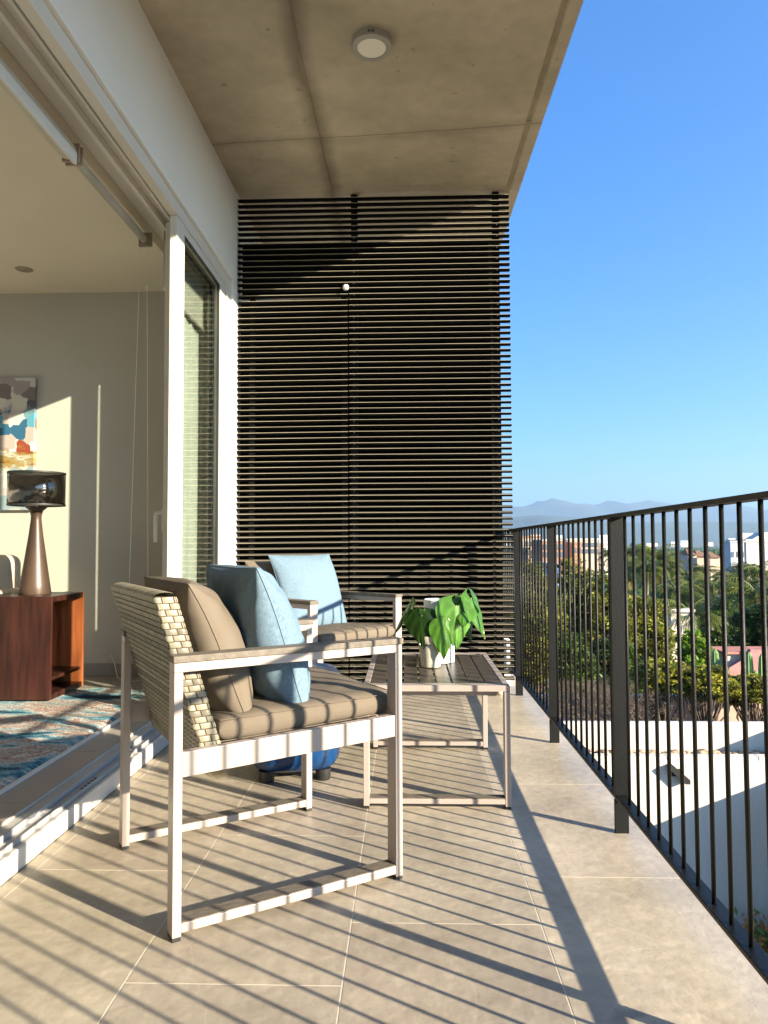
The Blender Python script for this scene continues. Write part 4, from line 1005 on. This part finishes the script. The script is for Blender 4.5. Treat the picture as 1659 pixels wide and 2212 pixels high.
# bare thicket and its wall
t = thing('bare_thicket', 'leafless brown thicket of twigs above the white roof', 'shrub', (6.25, 18.9, GZ))
mb = MB(); rnd = random.Random(8)
def twig(p, d, l, r_, dep):
    q = p+d*l; mb.tube([p, p.lerp(q, .5)+Vector((rnd.uniform(-.05, .05), 0, rnd.uniform(-.05, .05))), q], [r_, r_*.8, r_*.6], 5, caps=False)
    if dep:
        for _ in range(rnd.choice([2, 3, 3])):
            e = (d+Vector((rnd.uniform(-1, 1), rnd.uniform(-.7, .7), rnd.uniform(-.55, .7)))*.8).normalized(); twig(q, e, l*.72, r_*.62, dep-1)
for k in range(9):
    x = -2.2+k*.24; b = Vector((x, rnd.uniform(-.4, .4), 4.5)); mb.tube([(x, b.y, 0), b], .05, 6); 
    for _ in range(3): twig(b, Vector((rnd.uniform(-.6, .6), rnd.uniform(-.4, .4), 1)).normalized(), .72, .022, 4)
mb.build('twigs', mat('dry_twig', (.15, .11, .08), .9, .3), t, fixn=False)
t = thing('light_green_bush', 'pale green leafy bush at the end of the balcony beyond the screen', 'shrub', (3.3, 17.4+.9, GZ))
mb = MB(); crown_mesh(mb, Vector((0, 0, 4.0)), (1.0, .8, 1.7), 60, 60, .06, 77, tones=(.8, 1.5)); mb.build('crown', m_lf3, t, fixn=False)
mb = MB(); mb.tube([(0, 0, -.3), (0, 0, 3.5)], .08, 8); mb.build('trunk', m_bark, t)

# ---- palms
m_palm = leafmat('palm_frond', (.09, .115, .028), .30, .45, .2, .4, attr='tone')
def palm_parts(t, H, seed, spread=2.6, dead=4):
    rnd = random.Random(seed); mb = MB(); top = Vector((rnd.uniform(-.4, .4), rnd.uniform(-.4, .4), H))
    for k in range(26+dead):
        az = k*2.399+rnd.uniform(-.2, .2); old = k >= 26; el = R(rnd.uniform(5, 80)) if not old else R(-60); Lf = spread*rnd.uniform(.8, 1.1)*(.8 if old else 1)
        d = Vector((math.cos(az), math.sin(az), 0)); pts = []; p = top.copy(); e = el; n = 9
        for i in range(n+1):
            pts.append(p.copy()); p = p+(d*math.cos(e)+Vector((0, 0, math.sin(e))))*(Lf/n); e -= R(rnd.uniform(10, 15)) if not old else R(4)
        tn = rnd.uniform(.6, 1.3); col = (tn, tn, tn*.9) if not old else (2.2*tn, 1.5*tn, .8*tn)
        mb.tube(pts, [.03*(1-i/n*.8) for i in range(n+1)], 4, (tn*1.6, tn*1.3, tn*.7), caps=False)
        sd = d.cross(Vector((0, 0, 1)))
        for i in range(2*n):
            s = (i+.6)/(2*n); f = s*n; a = pts[int(f)].lerp(pts[min(n, int(f)+1)], f-int(f)); ll = .62*math.sin(math.pi*min(.96, s*.85+.12))*spread/2.6
            ax = (pts[min(n, int(f)+1)]-pts[int(f)]).normalized()
            for sg in (-1, 1):
                q = a+(sd*sg*.8+ax*.55+Vector((0, 0, -.55-.3*rnd.random())))*ll; wv = ax*.045
                c2 = tuple(v*rnd.uniform(.8, 1.2) for v in col); mb.add([a-wv, a+wv, q], [(0, 1, 2)], c2)
    mb.build('crown', m_palm, t, fixn=False)
    mb = MB(); mb.tube([(0, 0, -.3), (top.x*.1, top.y*.1, H*.35), (top.x*.5, top.y*.5, H*.7), top], [.22, .17, .14, .13], 10); mb.build('trunk', m_palmbark, t, smooth=True)
palms = [ # px, crown centre py, distance, label
 (1372, 1197, 70, 'palm poking up left of the thick railing post'), (1322, 1205, 85, 'tallest palm against the far hotels, left'),
 (1410, 1207, 66, 'palm just right of the thick railing post, at the skyline'), (1432, 1228, 60, 'palm leaning at the skyline, next to a second one'),
 (1475, 1248, 62, 'palm under the far white town'), (1500, 1272, 50, 'large palm in front of the cream wall'), (1455, 1290, 42, 'dark palm hanging over the cream wall'),
 (1478, 1330, 40, 'palm with yellow dry fronds before the cream wall'), (1545, 1272, 55, 'palm with dry skirt right of centre'), (1560, 1248, 75, 'palm in front of the brown roofs'),
 (1590, 1250, 68, 'palm below the white building, left'), (1625, 1240, 60, 'tall palm in front of the white building'), (1652, 1262, 46, 'palm at the right edge of the view'),
 (1635, 1290, 40, 'slim palm with visible trunk near the right edge'), (1582, 1275, 58, 'palm half hidden between two others'), (1520, 1232, 95, 'distant palm under the brown thatched roofs'),
 (1395, 1235, 58, 'palm behind the olive trees right of the post'), (1350, 1232, 62, 'palm crown behind the thick railing post'), (1700, 1235, 55, 'palm past the right edge'), (1445, 1226, 90, 'distant palm near the sea strip'), (1605, 1228, 100, 'distant palm at the foot of the white building')]
protos = []
for i, (px, py, Y, lab) in enumerate(palms):
    c = P(px, py, Y); Hc = c.z-GZ; loc = (c.x, Y, GZ)
    if i < 5:
        t = thing('palm_tree', lab, 'palm tree', loc, 0, 'coconut palms between the houses'); palm_parts(t, 8.5, 100+i, 2.7, 3 if i != 2 else 8); protos.append(t)
    else:
        t = copy_tree(protos[i % 5]); t['label'] = lab
    s = Hc/8.5; t.location = loc; t.scale = (.88+.1*math.sin(i), .88+.1*math.sin(i), s); t.rotation_euler = (0, 0, i*1.3)
# far wood carpet between the near trees and the beach
mb = MB(); rnd = random.Random(31)
for k in range(7500):
    s = rnd.random()**1.5; Y = 62+760*s; x = rnd.uniform(-.25, .75)*Y
    h = GZ+rnd.uniform(2.0, 5.2)+(1.0 if rnd.random() < .1 else 0)
    if Y < 150: h -= 1.0
    c = Vector((x, Y, h)); sz = .9+Y*.0022; tn = rnd.uniform(.5, 1.3)
    for q in range(9):
        p = c+Vector((rnd.gauss(0, 1), rnd.gauss(0, 1), rnd.gauss(0, .55)-.6))*sz; a = Vector((rnd.gauss(0, 1), rnd.gauss(0, 1), rnd.gauss(0, .6))).normalized()*sz*.45; b = a.orthogonal().normalized()*sz*.22
        tt = tn*rnd.uniform(.7, 1.3); mb.add([p-a, p+b, p+a, p-b], [(0, 1, 2, 3)], (tt*1.1, tt, tt*.9))
struct(mb.build('far_wood', m_lf2, fixn=False), 'stuff')
# undergrowth between the near trees
mb = MB(); 
for k in range(2600):
    Y = rnd.uniform(18.0, 62); x = rnd.uniform(.05, .62)*Y
    if 20 < Y < 20.7: continue
    h = GZ+rnd.uniform(.3, 2.6); c = Vector((x, Y, h)); tn = rnd.uniform(.5, 1.2)
    for q in range(12):
        p = c+Vector((rnd.gauss(0, .5), rnd.gauss(0, .5), rnd.gauss(0, .4))); a = Vector((rnd.gauss(0, 1), rnd.gauss(0, 1), rnd.gauss(0, .6))).normalized()*.22; b = a.orthogonal().normalized()*.1
        tt = tn*rnd.uniform(.7, 1.3); mb.add([p-a, p+b, p+a, p-b], [(0, 1, 2, 3)], (tt, tt, tt*.9))
struct(mb.build('undergrowth', m_lf2, fixn=False), 'stuff')
# cacti
def cactus(px, py, Y, label, seed):
    c = P(px, py, Y); t = thing('columnar_cactus', label, 'cactus', (c.x, Y, GZ), 0, 'columnar cacti by the pink house'); rnd = random.Random(seed); H = c.z-GZ
    for k in range(4):
        h = H*rnd.uniform(.9, 1.0) if k else H; x, y = (0, 0) if not k else (rnd.uniform(-.35, .35), rnd.uniform(-.2, .2)); mb = MB(); n = 20; vs = []
        rows = [(0, .10), (H*.5, .12), (h-.5, .12), (h-.12, .09), (h, .02)]
        for z, r_ in rows:
            for q in range(n):
                a = 2*math.pi*q/n; rr_ = r_*(1 if q % 2 else .72); vs.append((x*min(1, z/2+.3)+rr_*math.cos(a), y*min(1, z/2+.3)+rr_*math.sin(a), z))
        mb.add(vs, [(i*n+q, i*n+(q+1) % n, (i+1)*n+(q+1) % n, (i+1)*n+q) for i in range(4) for q in range(n)]); mb.build('column', mat('cactus_green', (.20, .32, .10), .6, .15), t)
cactus(1545, 1402, 23.5, 'pale columnar cactus cluster left of the pink house', 1); cactus(1618, 1408, 23.5, 'darker columnar cactus cluster in front of the pink house', 2)

# ---- houses
def win_grid(t, frame_m, x0, x1, y, z0, z1, nx, nz, ww, wh, m, depth=.12):
    first = None
    for i in range(nx):
        for j in range(nz):
            x = x0+(x1-x0)*(i+.5)/nx; z = z0+(z1-z0)*(j+.5)/nz
            if first is None:
                mb = MB(); mb.box(-ww/2, ww/2, -.06, .02, -wh/2, wh/2); mb.box(-ww/2-.1, ww/2+.1, -.12, -.061, -wh/2-.12, -wh/2); first = mb.build('window', m, t); q = first
            else: q = first.copy(); COL.objects.link(q)
            q.location = (x-t.location.x, y-t.location.y, z-t.location.z)
m_win = mat('dark_window', (.12, .14, .17), .2, .2, spec=.6)
def house(name, label, x0, x1, y0, y1, z1, m, nx, nz, roof=None, ww=.8, wh=.9, zb=GZ, winz=None, par=.4):
    t = thing(name, label, 'building', ((x0+x1)/2, y0, zb)); L_ = t.location
    mb = MB(); mb.box(x0-L_.x, x1-L_.x, 0, y1-y0, 0, z1-zb); mb.build('wall', m, t)
    mb = MB(); mb.box(x0-L_.x-.15, x1-L_.x+.15, -.15, y1-y0+.15, z1-zb+.001, z1-zb+par); mb.build('parapet', roof or m, t)
    if nx: win_grid(t, None, x0, x1, y0, winz if winz is not None else zb+3, z1-.3, nx, nz, ww, wh, m_win)
    return t
def HX(px, Y): return P(px, 1176, Y).x
def HZ(py, Y): return P(1500, py, Y).z
m_or = mat('orange_plaster', (.40, .21, .13), .85, .1); m_cr = mat('cream_plaster', (.50, .42, .32), .85, .06); m_gw = mat('shaded_white', (.50, .53, .56), .8, .05)  # m_gw holds the grey blue of white walls in shade
house('apartment_block', 'orange apartment block with pale upper floor, left behind the thin balusters', HX(1172, 150), HX(1218, 150), 150, 162, HZ(1168, 150), m_or, 4, 2, m_vill, winz=-2)
house('apartment_block', 'cream and orange apartment block, leftmost on the skyline', HX(1120, 165), HX(1168, 165), 165, 178, HZ(1160, 165), m_cr, 4, 2, m_or, winz=-2)
house('apartment_block', 'low cream hotel block right of the second railing post', HX(1225, 170), HX(1292, 170), 170, 180, HZ(1166, 170), m_cr, 8, 2, m_vill, winz=-1.5)
house('apartment_block', 'small orange block against the low cream hotel', HX(1236, 160), HX(1256, 160), 160, 168, HZ(1174, 160), m_or, 2, 1, m_or, winz=-1.5)
house('apartment_block', 'small white house among palm tops left of the thick post', HX(1300, 175), HX(1322, 175), 175, 185, HZ(1176, 175), m_vill, 2, 1, winz=-1.5)
house('blue_white_house', 'small bluish house low between trees at left', HX(1185, 90), HX(1206, 90), 90, 96, HZ(1222, 90), mat('blue_plaster', (.30, .42, .60), .8), 2, 1, m_vill, winz=-4)
b = house('white_building', 'big white building with a roof stair hut at the right edge of the skyline', HX(1612, 120), HX(1760, 120), 120, 127, HZ(1172, 120), m_vill, 0, 0, m_vill, par=.5)
mb = MB(); mb.prism([(2.2, 9.9+.4), (5.2, 9.9+.4), (5.2, 11.7), (4.6, 11.7)], 1, 2, 5, M=Matrix.Translation((-6.2, 0, 0))); mb.build('stair_hut', m_vill, b)
b = house('shaded_house', 'house with arched windows left of the white building, its shade painted grey blue', HX(1578, 110), HX(1607, 110), 110, 113, HZ(1172, 110), m_gw, 0, 0, m_gw, par=.25)
for k in range(3):
    for z in (8.3, 6.2):
        mb = MB(); xx = -.7+k*.72; pts = [(xx-.2, z-.5), (xx+.2, z-.5)]+[(xx+.2*math.cos(a), z+.2+.2*math.sin(a)) for a in [math.pi*i/8 for i in range(9)]]; mb.prism(pts, 1, -.05, .02); mb.build('window', m_win, b)
for i, (px, w_, lab) in enumerate([(1483, 18, 'left thatched brown roof before the sea'), (1505, 22, 'second thatched brown roof before the sea'), (1532, 20, 'third thatched brown roof before the sea'), (1560, 24, 'rightmost thatched brown roof before the sea')]):
    Y = 135+i*4; t = thing('thatched_pavilion', lab, 'pavilion', (HX(px, Y), Y, GZ), 0, 'thatched pavilions on the shore side'); hw = w_/2/1560*Y; zt = HZ(1186+i*3, Y)-GZ
    mb = MB(); mb.add([(-hw*1.1, -3, zt-1.1), (hw*1.1, -3, zt-1.1), (hw*1.1, 3, zt-1.1), (-hw*1.1, 3, zt-1.1), (-hw*.3, 0, zt), (hw*.3, 0, zt)], [(0, 1, 5, 4), (1, 2, 5), (2, 3, 4, 5), (3, 0, 4), (3, 2, 1, 0)]); mb.build('roof', mat('thatch', (.22, .12, .07), .95, .3), t)
    mb = MB(); mb.box(-hw, hw, -2.6, 2.6, 0, zt-1.101); mb.build('wall', m_cr if i % 2 == 0 else m_pink, t)
house('cream_house', 'tall cream house wall showing through the palms', HX(1446, 39), HX(1490, 39), 39, 40.0, HZ(1322, 39), m_vill, 0, 0, m_vill, par=.15)
house('shaded_house', 'narrow annex painted as the grey shaded side of the cream house', HX(1489, 39.5), HX(1500, 39.5), 39.5, 41, HZ(1335, 39.5), m_gw, 1, 1, m_vill, ww=.25, wh=.5, winz=-5, par=.15)
house('white_house', 'low white house roof strip behind the palms at right', HX(1565, 56), HX(1625, 56), 56, 62, HZ(1305, 56), m_vill, 3, 1, mat('roof_white', (.7, .66, .58), .8), winz=-7, par=.3)
house('white_house', 'low white house right of centre behind the dry palm', HX(1500, 60), HX(1535, 60), 60, 66, HZ(1302, 60), m_vill, 2, 1, winz=-7, par=.3)
house('orange_tower', 'orange brick chimney tower between the thin balusters', HX(1384, 46), HX(1400, 46), 46, 46.6, HZ(1322, 46), m_or, 1, 3, m_or, ww=.12, wh=.2, winz=-4.6, par=.1)
t = house('pink_house', 'pink house with sloping red parapet beyond the cactus', HX(1564, 27), HX(1760, 27), 27, 28.2, HZ(1412, 27), mat('pale_pink', (.66, .50, .40), .9, .05), 2, 1, m_terr, ww=.5, wh=.5, winz=-6, par=.08)
L_ = t.location; xa = HX(1562, 26.9)-L_.x; za = HZ(1440, 26.9)-L_.z
mb = MB(); mb.prism([(xa, za-1.2), (xa, za), (HX(1606, 26.9)-L_.x, HZ(1414, 26.9)-L_.z), (HX(1609, 26.9)-L_.x, HZ(1401, 26.9)-L_.z), (HX(1700, 26.9)-L_.x, HZ(1407, 26.9)-L_.z), (HX(1700, 26.9)-L_.x, za-1.2)], 1, -.35, -.1); mb.build('red_parapet', mat('red_pink_plaster', (.42, .20, .18), .9, .1), t)
# far shore town
rnd = random.Random(12); x = -700
i = 0
proto = None
while x < 1500:
    w_ = rnd.uniform(14, 46); h = rnd.uniform(9, 30) if rnd.random() < .75 else rnd.uniform(30, 44); Y = rnd.uniform(1790, 2350)
    D_ = 0
    if .05 < x/1800:
        mb = MB(); mb.box(-w_/2, w_/2, 0, 16, 0, h)
        for k in range(int(h//3.4)): mb.box(-w_/2-.6, w_/2+.6, -1.4, -.05, k*3.4+2.6, k*3.4+3.3)
        o = mb.build('shore_hotel', mat('hotel_white_%d' % (i % 3), [(.80, .78, .74), (.62, .60, .58), (.78, .66, .52)][i % 3], .8)); o.location = (x, Y, GZ-1)
        tag(o, 'pale hotel block in the hazy town across the bay', 'building', 'pale hotel blocks across the bay'); i += 1
    x += w_+rnd.uniform(2, 26)

# ------------------------------------------------------------------ haze
HAZE = True
if HAZE:
    mb = MB(); mb.box(-19000, 19000, -2000, 13000, GZ-4.5, 860)
    m = bpy.data.materials.new('haze_air'); m.use_nodes = True; t_ = m.node_tree; t_.nodes.remove(t_.nodes['Principled BSDF'])
    pv = t_.nodes.new('ShaderNodeVolumePrincipled'); pv.inputs['Color'].default_value = (.48, .72, 1, 1); pv.inputs['Density'].default_value = .00013; pv.inputs['Anisotropy'].default_value = .3
    t_.links.new(pv.outputs[0], t_.nodes['Material Output'].inputs['Volume'])
    struct(mb.build('haze', m), 'stuff')
